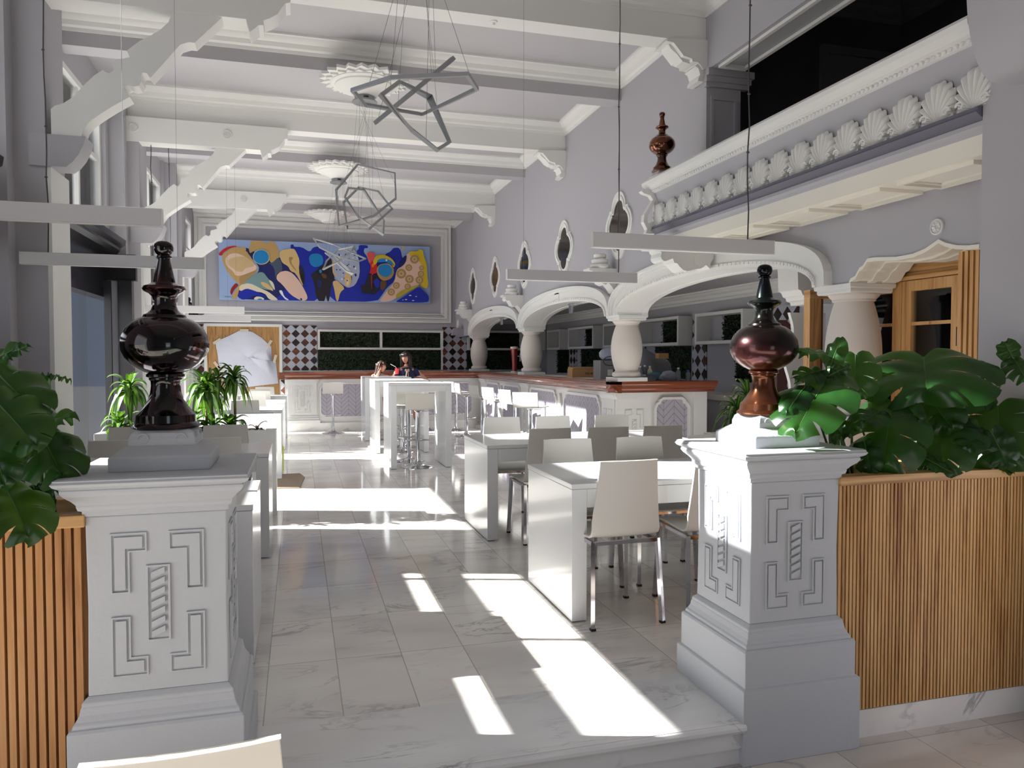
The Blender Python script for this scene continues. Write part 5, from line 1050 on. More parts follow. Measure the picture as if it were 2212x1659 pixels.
def scallop(cx, z0, z1, hw, c=0.05):
    # niche outline with stepped ogee corners
    h = z1-z0; L = [(-hw, z0+c*1.2), (-hw+c*0.25, z0+c*0.7), (-hw+c*0.6, z0+c*0.55), (-hw+c*0.8, z0+c*0.2), (-hw+c*1.3, z0)]
    T = [(-hw+c*1.3, z1), (-hw+c*0.9, z1-c*0.25), (-hw+c*0.75, z1-c*0.7), (-hw+c*0.3, z1-c*0.9), (-hw, z1-c*1.5)]
    left = T+L; right = [(-x, z) for x, z in reversed(left)]
    return [(cx+x, z) for x, z in left]+[(cx+x, z) for x, z in right]
# end face: pilaster, niche, pilaster (faces -y at 8.24)
m = MB(); m.box(3.60, 4.05, 8.215, 8.24, 0.0, 0.94); m.prism([(3.57, 1.02), (4.08, 1.02), (4.08, 0.99), (4.05, 0.94), (3.60, 0.94), (3.57, 0.99)], 'y', 8.18, 8.24)
key_panels(m, 0.36, 0.62, 0.24, lambda u, v, o: (3.83+u, 8.214-o, v)); obj('pilaster', m, WHITE, t); obj('pilaster', MB().box(4.62, 4.80, 8.215, 8.24, 0, 1.02), WHITE, t)
q = scallop(4.33, 0.20, 0.93, 0.21, 0.07); m = MB(); m.ring(offset(q, -0.03), q, 'y', 8.20, 8.241); obj('niche_moulding', m, WHITE, t)
obj('herringbone_panel', MB().prism(q, 'y', 8.234, 8.239), CHEV, t)
for y in (8.45, 11.95, 14.9):
    m = MB(); m.box(3.595, 3.62, y-0.2, y+0.2, 0.11, 0.94); m.prism([(3.62, 0.94), (3.595, 0.94), (3.565, 0.99), (3.565, 1.02), (3.62, 1.02)], 'y', y-0.23, y+0.23)
    key_panels(m, 0.36, 0.62, 0.24, lambda u, v, o, y=y: (3.594-o, y-u, v)); obj('pilaster', m, WHITE, t)
for a, b in ((8.72, 10.02), (10.38, 11.68), (12.22, 13.3), (13.6, 14.65)):
    cy = (a+b)/2; q = scallop(cy, 0.2, 0.93, (b-a)/2, 0.08); m = MB()
    m.ring(offset(q, -0.035), q, 'x', 3.59, 3.62); obj('panel_moulding', m, WHITE, t); obj('herringbone_panel', MB().prism(q, 'x', 3.605, 3.619), CHEV, t)
for y in (10.2, 13.45):
    m = MB()
    for k in range(11):
        a = PI*(k+0.5)/11; m.add([(3.60, y, 0.32), (3.575, y+0.15*math.cos(a-0.1), 0.36+0.22*math.sin(a-0.1)), (3.56, y+0.17*math.cos(a), 0.36+0.25*math.sin(a)), (3.575, y+0.15*math.cos(a+0.1), 0.36+0.22*math.sin(a+0.1))], [(0, 1, 2, 3)])
    m.prism([(y-0.13, 0.62), (y+0.13, 0.62), (y, 0.93)], 'x', 3.585, 3.62); obj('shell_panel', m, WHITE, t)
t = thing('far_counter', 'white panelled counter with mahogany rail along the far wall, behind the two people', 'counter', (0, 0, 0))
obj('counter_body', MB().box(-0.26, 4.2, 15.30, 15.6, 0, 1.02), WHITE, t)
m = MB(); m.prism([(15.30-a, 1.02+b) for a, b in RAIL], 'x', -0.37, 4.0); obj('rail', m, BARWX, t, 25)
obj('rail_return', MB().box(-0.37, -0.26, 15.17, 15.85, 1.03, 1.15), BARW, t); obj('counter_top', MB().box(-0.26, 4.2, 15.30, 16.1, 1.02, 1.15), BARWX, t)
obj('kick_plate', MB().box(-0.24, 3.62, 15.24, 15.30, 0, 0.16), SKIRTM, t)
for cx in (0.07, 1.93):
    m = MB(); m.box(cx-0.27, cx+0.27, 15.27, 15.30, 0.30, 0.94); m.prism([(cx-0.27, 0.94), (cx-0.31, 1.0), (cx-0.31, 1.02), (cx+0.31, 1.02), (cx+0.31, 1.0), (cx+0.27, 0.94)], 'y', 15.24, 15.30)
    for j, (e, z) in enumerate(((0.02, 0.30), (0.04, 0.26), (0.06, 0.22))): m.box(cx-0.27-e, cx+0.27+e, 15.27-e, 15.30, z-0.06, z)
    key_panels(m, 0.42, 0.60, 0.33, lambda u, v, o, cx=cx: (cx+u, 15.269-o, v)); obj('pilaster', m, WHITE, t)
for a, b in ((0.42, 1.56), (2.28, 3.45)):
    q = scallop((a+b)/2, 0.28, 0.92, (b-a)/2, 0.07); m = MB(); m.ring(offset(q, -0.025), q, 'y', 15.28, 15.30); obj('panel_moulding', m, WHITE, t); obj('herringbone_panel', MB().prism(q, 'y', 15.29, 15.2995), CHEV, t)

# ------------------------------------------------------------------ far wall fittings
YW = YF-0.003
for i, (a, b, lab) in enumerate(((-2.15, -1.95, 'narrow strip of diamond tiles left of the framed reed panel'), (-0.35, 0.405, 'wide panel of brown and grey diamond tiles right of the framed reed panel'), (3.27, 3.85, 'diamond tile panel at the right end of the far wall niches'))):
    o = obj('tile_panel', MB().box(a, b, YW-0.02, YW, 1.16 if i else 0.3, 2.165), DIAM); tag(o, lab, 'tiles', 'diamond tile panels')
o = obj('tile_panel', MB().box(-0.34, -0.27, 15.6, YW, 0.55, 1.0), DIAM); tag(o, 'brown tile edge showing beside the far counter end', 'tiles')
def hedge_panel(x0, x1, z0, z1, ax, pos, par, n=1400, sd_=1):
    R = random.Random(sd_); m = MB()
    if ax == 'y': m.box(x0, x1, pos-0.012, pos, z0, z1)
    else: m.box(pos-0.012, pos, x0, x1, z0, z1)
    for _ in range(n):
        u = R.uniform(x0, x1); v = R.uniform(z0, z1); d = R.uniform(0.012, 0.05); s = R.uniform(0.012, 0.022)
        a = Vector((R.uniform(-1, 1), R.uniform(-1, 1), R.uniform(-1, 1))).normalized(); b = a.orthogonal().normalized(); c = Vector((u, pos-d, v)) if ax == 'y' else Vector((pos-d, u, v))
        m.add([c-a*s, c+b*s*0.7, c+a*s, c-b*s*0.7], [(0, 1, 2, 3)])
    o = obj('hedge_panel', m, HEDGE, par); o['kind'] = 'stuff'; return o
def frame_ring(mb, x0, x1, z0, z1, w, ax, a, b): mb.ring([(x0, z0), (x1, z0), (x1, z1), (x0, z1)], [(x0+w, z0+w), (x1-w, z0+w), (x1-w, z1-w), (x0+w, z1-w)], ax, a, b)
t = thing('wall_shelf', 'white double shelf frame with leafy panels on the far wall, behind the two people', 'shelf', (0, 0, 0))
m = MB(); frame_ring(m, 0.42, 3.26, 1.63, 2.075, 0.045, 'y', YW-0.16, YW); m.box(1.80, 1.85, YW-0.16, YW, 1.67, 2.03); m.box(3.23, 3.27, YW-0.06, YW, 1.16, 2.075); obj('shelf_frame', m, WHITE, t)
hedge_panel(0.46, 3.22, 1.67, 2.03, 'y', YW, t, 2600, 1); hedge_panel(0.42, 3.23, 1.16, 1.62, 'y', YW, t, 2800, 2)
t = thing('wall_shelf', 'white shelf frame with leafy panel on the far wall seen through the farthest arch', 'shelf', (0, 0, 0))
m = MB(); frame_ring(m, 3.86, 5.2, 1.63, 2.09, 0.045, 'y', YW-0.16, YW); m.box(5.2, 5.8, YW-0.10, YW, 1.63, 2.09); obj('shelf_frame', m, WHITE, t)
hedge_panel(3.9, 5.15, 1.67, 2.04, 'y', YW, t, 1500, 3); hedge_panel(3.86, 5.3, 1.16, 1.62, 'y', YW, t, 1500, 4)
# bar back wall: niches and tiles
for i, (ya, yb) in enumerate(((16.0, 16.9), (14.0, 15.45), (10.5, 11.95), (8.75, 10.0), (12.6, 13.5))):
    t = thing('wall_shelf', ['white niche frame on the bar back wall, deepest in the bar', 'white niche frame on the bar back wall above the cardboard box', 'wide white niche frame on the bar back wall, above the plastic covered appliances', 'white niche frame on the bar back wall just left of the right finial', 'white niche frame on the bar back wall behind the near bar column'][i], 'shelf', (0, 0, 0))
    m = MB(); frame_ring(m, ya, yb, 1.63, 2.08, 0.045, 'x', BX-0.24, BX); m.box(BX-0.235, BX, yb-0.05, yb-0.045, 1.67, 2.04); obj('shelf_frame', m, WHITE, t)
    ym = ya+0.05; hedge_panel(ym, ym+(yb-ya)*0.62, 1.67, 2.04, 'x', BX, t, 700, 10+i)
    hedge_panel(ya+0.02, ya+(yb-ya)*(0.85 if i != 3 else 0.4), 1.10, 1.62, 'x', BX, t, 800, 20+i)
for i, (a, b) in enumerate(((15.5, 15.95), (13.55, 13.95), (12.1, 12.5), (10.05, 10.45), (7.9, 8.6))):
    o = obj('tile_panel', MB().box(BX-0.022, BX-0.003, a, b, 0.955, 2.09), DIAM); tag(o, 'diamond tile strip on the bar back wall, '+['deepest in the bar', 'second deepest', 'right behind the near bar column', 'between the two nearest niches', 'hidden by the right finial'][i], 'tiles', 'diamond tile panels')
o = thing('back_counter', 'grey back counter along the bar back wall, right of the rail end', 'counter', (0, 0, 0))
obj('counter_top', MB().box(5.25, BX-0.005, 6.3, 17.2, 0.88, 0.95), STONE, o); obj('counter_body', MB().box(5.32, BX-0.005, 6.35, 17.2, 0, 0.88), WALL, o)
# framed reed panel with paper
t = thing('reed_board', 'framed reed wood board on the far wall, left of the diamond tiles', 'board', (0, 0, 0))
m = MB(); frame_ring(m, -1.965, -0.345, 0.50, 2.185, 0.06, 'y', YW-0.07, YW); obj('board_frame', m, WHITE, t); obj('reed_panel', MB().box(-1.91, -0.40, YW-0.035, YW-0.003, 0.55, 2.13), CORKW, t)
R = random.Random(5); m = MB(); cx = sum(p[0] for p in PAPER)/len(PAPER); cz = sum(p[1] for p in PAPER)/len(PAPER); n = len(PAPER); vs = []
for j in range(5):
    s = j/4
    for k, (x, z) in enumerate(PAPER): vs.append((cx+(x-cx)*s, YW-0.045-(0.02+0.035*R.random()) if 0 < j < 4 else YW-0.05, cz+(z-cz)*s))
fs = []
for j in range(4):
    for k in range(n): fs.append((j*n+k, j*n+(k+1) % n, (j+1)*n+(k+1) % n, (j+1)*n+k))
m.add(vs, fs); m.add([(x, YW-0.038, z) for x, z in PAPER], [tuple(range(n))]); o = obj('paper_sheet', m, PAPERM, None, 180); tag(o, 'crumpled white paper taped over the reed board', 'paper')
for i, (x, z, a) in enumerate(((-1.70, 1.80, 0.6), (-0.62, 1.75, 1.0), (-0.50, 1.42, 1.3), (-1.62, 1.20, 2.3), (-1.14, 2.04, 0.0), (-1.71, 1.28, 2.2))):
    q = obj('tape', MB().box(-0.09, 0.09, -0.003, 0.003, -0.028, 0.028), TAPE, o, loc=(x, YW-0.062, z)); q.rotation_euler = (0, -a, 0)
# switch
o = obj('floor_cardboard', MB().prism([(-0.30, 8.60), (0.0, 8.55), (0.06, 9.3), (-0.0, 9.62), (-0.30, 9.6)], 'z', 0.002, 0.012), CARDF); tag(o, 'flattened brown cardboard on the floor by the left troughs', 'cardboard')
o = obj('floor_bucket', MB().lathe([(0.001, 0), (0.05, 0), (0.055, 0.3), (0.05, 0.31), (0.03, 0.33), (0.001, 0.34)], seg=20), YEL, None, 40, loc=(-0.24, 9.98, 0)); tag(o, 'slim yellow green canister at the aisle end of the left tables', 'canister')

# ------------------------------------------------------------------ painting
t = thing('painting', 'wide abstract painting in blue, tan and cyan on the far wall', 'painting', (0, 0, 0))
YP = 17.40
obj('canvas', MB().prism([(-1.625, 2.69), (2.955, 2.70), (2.945, 4.005), (-1.632, 3.99)], 'y', YP+0.0, YP+0.16), CANVAS, t)
am = [k for k in MATS if k.startswith('art_')]; idx = {k: i for i, k in enumerate(am)}; m = MB()
XA, XB = -1.62, 2.945
for k, (c, pts) in enumerate(PAINT):
    pts = [(min(XB, max(XA, x)), min(3.985, max(2.705, z))) for x, z in pts]
    # soften corners
    sm = []
    for i in range(len(pts)):
        a, b, d = pts[i-1], pts[i], pts[(i+1) % len(pts)]
        sm += [(b[0]+(a[0]-b[0])*0.22, b[1]+(a[1]-b[1])*0.22), (b[0]*0.8+(a[0]+d[0])*0.1, b[1]*0.8+(a[1]+d[1])*0.1), (b[0]+(d[0]-b[0])*0.22, b[1]+(d[1]-b[1])*0.22)]
    m.mi = idx['art_'+c]; y = YP-0.0010-0.0007*k
    m.add([(x, y, z) for x, z in sm], [tuple(range(len(sm)))])
obj('paint_layer', m, [MATS[k] for k in am], t)
# signature scribble
m = MB(); m.tube([(-1.52+0.012*k, YP-0.002, 2.755+0.012*math.sin(k*2.1)+(0.02 if k == 0 else 0)) for k in range(22)], 0.003, 4); obj('signature', m, MATS['art_navy'], t)

# ------------------------------------------------------------------ linear pendant bars
def pendant(x0, x1, y, zt, label, cables):
    t = thing('linear_pendant', label, 'lamp', ((x0+x1)/2, y, zt), 0, 'white linear pendant lamps'); L = (x1-x0)/2
    obj('lamp_body', MB().box(-L, L, 0, 0.05, -0.085, 0), LAMPW, t, bevel=0.002)
    obj('diffuser', MB().box(-L+0.006, L-0.006, 0.004, 0.046, -0.088, -0.0855), WHITE, t)
    obj('end_cap', MB().box(-L-0.004, -L, -0.001, 0.051, -0.087, 0.001), WHITE, t); obj('end_cap', MB().box(L, L+0.004, -0.001, 0.051, -0.087, 0.001), WHITE, t)
    for dx, fat in cables:
        top = 4.655-zt; m = MB(); R = random.Random(int(y*10+dx*100))
        pts = [(dx+(R.uniform(-.006, .006) if fat else 0), 0.025, top*k/14) for k in range(15)]; pts[0] = (dx, 0.025, 0); pts[-1] = (dx, 0.025, top)
        m.tube(pts, 0.0048 if fat else 0.0011, 6)
        if fat:
            for k in (3, 5, 8, 11): m.ball((pts[k][0], 0.022, pts[k][2]), 0.009, 8, 6, (1.3, 1, 0.7))
        obj('power_cable' if fat else 'suspension_wire', m, CABLE if fat else WIRE, t)
pendant(1.65, 2.855, 4.1, 2.155, 'grey white linear lamp bar hanging nearest on the right, below the balcony', [(-0.43, False), (0.43, True)])
pendant(1.675, 2.842, 6.05, 2.165, 'second linear lamp bar on the right, overlapping the lobed mirrors', [(-0.44, False), (0.42, True)])
pendant(-1.85, -0.65, 4.1, 2.165, 'nearest linear lamp bar on the left, cut off by the left edge', [(0.43, False), (-0.43, True)])
pendant(-1.873, -0.671, 6.05, 2.172, 'second linear lamp bar on the left, behind the left finial top', [(0.42, False), (-0.43, True)])
pendant(-1.87, -0.65, 10.0, 2.07, 'third linear lamp bar on the left, just above the taped paper board', [(0.42, False), (-0.43, True)])
pendant(-1.87, -0.65, 11.35, 2.03, 'farthest linear lamp bar on the left, the lowest of them', [(0.42, False), (-0.43, True)])

# ------------------------------------------------------------------ chandeliers and medallions
def medallion(x, y, label, z=4.37):
    t = thing('ceiling_medallion', label, 'medallion', (x, y, z), 0, 'plaster ceiling medallions')
    m = MB(); n = 22; o_ = []; i_ = []
    for k in range(2*n):
        a = PI*k/n; r = 0.47 if k % 2 == 0 else 0.40; o_.append((r*math.cos(a), r*math.sin(a)))
    m.prism(o_, 'z', -0.03, 0.0)
    m.prism([((r2 := (0.41 if k % 2 else 0.35))*math.cos(PI*k/n+0.07), r2*math.sin(PI*k/n+0.07)) for k in range(2*n)], 'z', -0.05, -0.03)
    obj('star_plate', m, WHITE, t)
    m = MB(); m.lathe([(0.001, 0), (0.34, -0.045), (0.35, -0.055), (0.335, -0.065), (0.31, -0.07), (0.305, -0.085), (0.285, -0.095), (0.28, -0.10), (0.24, -0.11), (0.20, -0.125), (0.16, -0.15), (0.13, -0.17), (0.12, -0.185), (0.001, -0.185)], seg=48); obj('bowl', m, WHITE, t, 40)
    return t
def chandelier(polys, cx, cy, label, z=4.19):
    t = thing('chandelier', label, 'chandelier', (cx, cy, z), 0, 'angular ring chandeliers')
    m = MB(); m.lathe([(0.001, 0), (0.105, 0), (0.105, -0.05), (0.13, -0.052), (0.132, -0.064), (0.001, -0.066)], seg=40); m.lathe([(0.06, 0.005), (0.06, 0.05), (0.001, 0.05)], seg=20); obj('canopy', m, BARGR, t, 40)
    m = MB(); m.box(-0.02, 0.03, -0.107, -0.104, -0.035, -0.02); obj('canopy_slot', m, BLACK, t)
    ang = 0
    for P in polys:
        P = [Vector(p)-Vector((cx, cy, z)) for p in P]; m = MB(); m.tube(P, 0.0135, 4, closed=True); rg = obj('light_ring', m, BARGR, t)
        m = MB(); n = len(P)
        for j in (0, 2, 4 if n > 4 else 1):
            b = P[j % n].lerp(P[(j+1) % n], 0.45); ang += 1.3; m.tube([(0.08*math.cos(ang), 0.08*math.sin(ang), -0.066), tuple(b)], 0.0011, 5)
        obj('suspension_wires', m, WIRE, rg)
for k, (y, xm) in enumerate(((4.4, 0.70), (8.20, 0.70), (12.02, 0.62), (15.84, 0.6))):
    medallion(xm, y, ['plaster star medallion above the camera side of the room', 'plaster star medallion, the nearest one in view, with a lamp canopy below', 'plaster star medallion, the second one in view', 'plaster star medallion farthest away, above the painting side'][k])
chandelier(CHAND[0], 0.70, 4.4, 'large angular ring chandelier nearest the camera')
chandelier(CHAND[1], 0.70, 8.20, 'second angular ring chandelier, in the middle of the room')
chandelier(CHAND[2], 0.62, 12.02, 'farthest angular ring chandelier, in front of the painting')
o = obj('sprinkler', MB().lathe([(0.001, 0), (0.035, 0), (0.033, -0.008), (0.012, -0.012), (0.01, -0.03), (0.001, -0.03)], seg=20), WHITE, None, 40, loc=(1.62, 6.30, 4.28)); tag(o, 'small round sprinkler plate under the nearest ceiling beam', 'sprinkler')

# ------------------------------------------------------------------ wooden cabinet under the wavy opening
t = thing('wooden_cabinet', 'tall pine cabinet with small glazed doors under the wavy opening', 'cabinet', (0, 0, 0))
CXF = 3.99
obj('top_panel', MB().box(CXF, CXF+0.06, 3.1, 5.0, 1.97, 2.3), PINEX, t); obj('cabinet_back', MB().box(CXF+0.45, CXF+0.47, 3.0, 5.0, 0, 2.3), SLATD, t)
m = MB(); m.box(3.66, 3.70, 3.29, 3.50, 0, 2.03)
for k in range(5): m.box(3.635, 3.665, 3.305+k*0.036, 3.327+k*0.036, 0, 2.03)
m.box(3.70, CXF, 3.47, 3.50, 0, 2.03); obj('fluted_jamb', m, PINE, t)
m = MB(); m.prism([(CXF-0.03, 1.95), (CXF+0.02, 1.95), (CXF+0.02, 2.0), (CXF-0.01, 2.0), (CXF-0.02, 1.985), (CXF-0.03, 1.975)], 'y', 3.5, 5.0); obj('cornice_strip', m, PINEX, t)
for i, (a, b) in enumerate(((3.765, 4.25), (4.255, 4.80))):
    m = MB(); m.ring([(a, 0.2), (b, 0.2), (b, 1.945), (a, 1.945)], [(a+0.08, 0.3), (b-0.08, 0.3), (b-0.08, 1.875), (a+0.08, 1.875)], 'x', CXF-0.02, CXF+0.02)
    for z in (1.645, 1.41, 1.17, 0.9): m.box(CXF-0.012, CXF+0.012, a+0.07, b-0.07, z, z+0.022)
    d = obj('door', m, PINE, t); obj('pane', MB().box(CXF-0.003, CXF+0.003, a+0.07, b-0.07, 0.3, 1.88), GLASS, d)
    obj('hinge', MB().box(CXF-0.03, CXF-0.02, a+0.01 if i == 0 else b-0.03, a+0.03 if i == 0 else b-0.01, 1.5, 1.62), BLACK, d)
obj('base_panel', MB().box(CXF, CXF+0.45, 3.5, 4.9, 0, 0.2), PINEX, t)
m = MB(); [m.box(CXF+0.02, CXF+0.44, 3.5, 4.62, z, z+0.02) for z in (0.9, 1.17, 1.41)]; obj('shelf', m, PINEX, t)
for k in range(7):
    o = obj('stored_box', MB().box(0, 0.10, 0, 0.10, 0, 0.12+0.03*(k % 3)), [BLACK, WHITE, STEEL, CARD][k % 4], None, loc=(CXF+0.16, 3.84+0.12*k, [1.431, 1.191][k % 2])); tag(o, 'small item behind the cabinet panes, %s from the right' % ords[k], 'box', 'items inside the pine cabinet')
t = thing('wooden_post', 'pine door post left of the largest barrel column', 'post', (4.20, 5.45, 0))
obj('post', MB().box(-0.05, 0.06, 0, 0.08, 0, 1.93), PINE, t); obj('head_board', MB().box(-0.05, 0.5, 0.0, 0.08, 1.93, 2.0), PINEX, t); obj('inner_board', MB().box(0.06, 0.12, 0.05, 0.08, 0, 1.93), SLATD, t)
# white scrolled partition and dark red scalloped board behind the right finial
def wavy(x0, z0, z1, amp, n, x1):
    pts = [(x1, z0), (x1, z1)]
    for k in range(n+1):
        s = k/n; pts.append((x0+amp*math.sin(s*PI*6)*(0.6+0.4*math.sin(s*9)), z1+(z0-z1)*s))
    return pts
o = obj('scrolled_partition', MB().prism(wavy(4.50, 0.0, 1.86, 0.05, 40, 4.9)+[], 'y', 6.2, 6.24), WHITE); tag(o, 'white partition with a scrolled left edge behind the right finial', 'partition')
o = obj('scrolled_board', MB().prism([(4.52, 0.0), (4.52, 1.80)]+[(4.62+0.05*math.sin(k*0.62)+0.02*math.sin(k*1.7), 1.80-k*0.045) for k in range(41)], 'y', 6.42, 6.45), DKW); tag(o, 'dark red board with a scalloped edge behind the right finial', 'board')
m = MB(); m.prism([(4.42, 2.42), (4.80, 2.42), (4.80, 1.93), (4.58, 1.93), (4.57, 1.96), (4.53, 1.97), (4.52, 2.0), (4.49, 2.01), (4.47, 2.05), (4.44, 2.06)], 'y', 6.0, 6.3); o = obj('hanging_moulding', m, WHITE); tag(o, 'stepped white moulding block hanging at the right end of the nearest arch', 'moulding')

# ------------------------------------------------------------------ things on the bar
ZT = 1.151
t = thing('cardboard_box', 'brown cardboard box lettered HS-410 standing on the bar', 'box', (4.02, 10.35, ZT), -0.12)
obj('box_body', MB().box(-0.21, 0.21, -0.15, 0.15, 0, 0.12), CARD, t, bevel=0.003); obj('box_flap', MB().prism([(-0.15, 0.12), (-0.17, 0.135), (0.15, 0.150), (0.15, 0.12)], 'x', -0.20, 0.21), CARD, t)
fc = bpy.data.curves.new('box_lettering', 'FONT'); fc.body = 'HS-410'; fc.size = 0.05; fc.align_x = 'CENTER'; fc.extrude = 0.0008; fc.materials.append(BLACK); fo = bpy.data.objects.new('box_lettering', fc); COL.objects.link(fo); fo.parent = t; fo.location = (0.06, -0.1515, 0.04); fo.rotation_euler = (PI/2, 0, 0)
bpy.context.view_layer.update(); fm = bpy.data.meshes.new_from_object(fo); bpy.data.objects.remove(fo); fo = bpy.data.objects.new('lettering', fm); COL.objects.link(fo); fo.parent = t; fo.location = (0.06, -0.1515, 0.04); fo.rotation_euler = (PI/2, 0, 0)
t = thing('coffee_appliance', 'grey steel appliance with vents on the bar, left of the near bar column', 'appliance', (3.98, 9.2, ZT), -0.1)
obj('appliance_body', MB().box(-0.22, 0.22, -0.16, 0.16, 0, 0.25), STEEL, t, bevel=0.006); m = MB(); [m.box(-0.05+0.03*k, -0.035+0.03*k, -0.168, -0.16, 0.02, 0.24) for k in range(3)]; obj('vent_rib', m, STEEL, t)
obj('label', MB().box(-0.12, -0.03, -0.164, -0.161, 0.05, 0.13), WHITE, t)
m = MB()
for k in range(4): m.tube([(-0.05+0.03*k, -0.20-0.01*k, 0.0+0.005), (-0.06+0.03*k, -0.20, 0.06), (-0.04+0.02*k, -0.19, 0.13)], 0.006, 6)
m.tube([(-0.09+0.09*math.cos(a), -0.17-0.01*math.sin(a), 0.24+0.06*math.sin(a)) for a in [k*0.5 for k in range(14)]], 0.004, 6); obj('cables', m, BLACK, t, 60)
def blob(name, label, cat, c, r, sc, mt, sd_, amp=0.25, parent=None):
    m = MB(); m.ball((0, 0, 0), r, 28, 18, sc); R = random.Random(sd_); o3 = Vector((R.uniform(0, 9), R.uniform(0, 9), 0))
    m.v = [tuple(Vector(v)*(1+amp*noise.noise(Vector(v)*(5/r*0.25)+o3)+amp*0.4*abs(noise.noise(Vector(v)*(14/r*0.25)+o3)))) for v in m.v]
    m.v = [(x, y, max(z, -r*sc[2]*0.55)) for x, y, z in m.v]
    o = obj(name, m, mt, parent, 50, loc=(c[0], c[1], c[2]+r*sc[2]*0.55)); 
    if not parent: tag(o, label, cat)
    return o
blob('cloth_heap', 'heap of grey cloth and bag on top of the steel appliance', 'cloth', (4.02, 9.18, ZT+0.252), 0.2, (1.05, 0.75, 0.62), TOWEL, 2)
# covered appliances right of the near column
t = thing('covered_appliance', 'appliance shrouded in clear plastic sheet behind the rail end', 'appliance', (4.35, 8.95, ZT-0.0))
obj('appliance_body', MB().box(-0.20, 0.25, 0, 0.3, 0, 0.24), BLACK, t, bevel=0.01)
blob('plastic_sheet', '', '', (0.02, 0.12, 0.0), 0.31, (1.15, 0.7, 0.75), PLAST, 5, 0.3, t)
o = obj('small_carton', MB().box(-0.07, 0.07, -0.05, 0.05, 0, 0.07), CARD, None, bevel=0.004, loc=(4.50, 8.82, ZT+0.27)); tag(o, 'small brown carton on top of the plastic covered appliance', 'box')
o = obj('blue_stick', MB().lathe([(0.001, 0), (0.007, 0), (0.007, 0.18), (0.011, 0.19), (0.011, 0.36), (0.001, 0.37)], seg=12), SKYB, None, 40, loc=(4.02, 8.55, ZT)); tag(o, 'tall blue handled stick standing on the bar', 'stick')
t = thing('plastic_basket', 'clear plastic basket on the bar behind the rail', 'basket', (4.14, 8.46, ZT)); m = MB(); m.sq([(0.06, 0), (0.075, 0.07)]); 
m.ring([(-0.085, -0.085), (0.085, -0.085), (0.085, 0.085), (-0.085, 0.085)], [(-0.07, -0.07), (0.07, -0.07), (0.07, 0.07), (-0.07, 0.07)], 'z', 0.068, 0.075); obj('basket_body', m, PLAST, t)
for k, (x, y, h, mt, lb) in enumerate(((4.15, 8.72, 0.18, STEEL, 'steel shaker bottle behind the clear basket'), (4.22, 8.74, 0.19, PLAST, 'clear bottle behind the clear basket'), (4.30, 8.76, 0.18, FOAM, 'cream bottle behind the clear basket'), (4.53, 8.44, 0.16, PLAST, 'clear bottle with a white label near the rail end'), (4.66, 8.43, 0.13, SKYB, 'short bottle with a blue cap nearest the rail end'))):
    t = thing('bottle', lb, 'bottle', (x, y, ZT), 0, 'bottles on the bar end')
    obj('bottle_body', MB().lathe([(0.001, 0), (0.03, 0), (0.032, 0.01), (0.032, h*0.6), (0.026, h*0.72), (0.012, h*0.82), (0.012, h*0.88), (0.001, h*0.88)], seg=20), mt if mt != SKYB else PLAST, t, 45); obj('cap', MB().lathe([(0.001, h*0.88), (0.014, h*0.88), (0.014, h), (0.001, h)], seg=16), SKYB if mt == SKYB else WHITE, t, 40)
blob('white_bag', 'crumpled white bag beside the bottles at the rail end', 'bag', (4.45, 8.52, ZT), 0.11, (1.3, 0.7, 0.7), TOWEL, 8)
blob('teal_cloth', 'small teal cloth heap beside the clear basket', 'cloth', (4.28, 8.60, ZT), 0.09, (1.2, 0.7, 0.7), TEALC, 9)
# beer taps at the end of the bar
for x, mt, lb in ((4.02, BEERR, 'red beer tap column with a cream top on the bar'), (4.20, BLACK, 'black beer tap column with a cream top on the bar')):
    t = thing('beer_tap', lb, 'tap', (x, 14.05 if mt is BEERR else 13.9, ZT), 0, 'beer tap columns')
    obj('tap_column', MB().lathe([(0.001, 0.03), (0.05, 0.03), (0.045, 0.15), (0.055, 0.3), (0.07, 0.46), (0.001, 0.46)], seg=24), mt, t, 40); obj('tap_foot', MB().lathe([(0.001, 0), (0.07, 0), (0.065, 0.03), (0.001, 0.03)], seg=24), FOAM, t, 40)
    obj('tap_top', MB().lathe([(0.001, 0.46), (0.075, 0.46), (0.078, 0.50), (0.001, 0.51)], seg=24), FOAM, t, 40); m = MB(); m.tube([(0.05, -0.01, 0.32), (0.11, -0.03, 0.32)], 0.012, 8); m.tube([(0.11, -0.03, 0.22), (0.11, -0.03, 0.37)], 0.011, 8); obj('spout', m, CHROME, t, 50)
# left wall black lantern beyond the finial
t = thing('wall_lantern', 'black stacked lantern on the left wall near the far corner', 'lamp', (-2.0, 15.2, 2.2))
obj('lantern_top', MB().lathe([(0.001, 0.36), (0.07, 0.36), (0.08, 0.33), (0.08, 0.30), (0.06, 0.29), (0.10, 0.26), (0.10, 0.22), (0.08, 0.21), (0.13, 0.17), (0.13, 0.13), (0.10, 0.11), (0.17, 0.03), (0.15, -0.02), (0.001, -0.02)], seg=24), BLACK, t, 35)
obj('bracket_arm', MB().prism([(-0.2, 0.1), (0.2, 0.1), (0.22, 0.02), (0.1, -0.03), (0.15, -0.12), (0.0, -0.2), (-0.2, -0.2)], 'y', -0.06, 0.06), BLACK, t); obj('lantern_body', MB().box(-0.12, 0.1, -0.1, 0.1, -0.55, -0.2), BLACK, t)
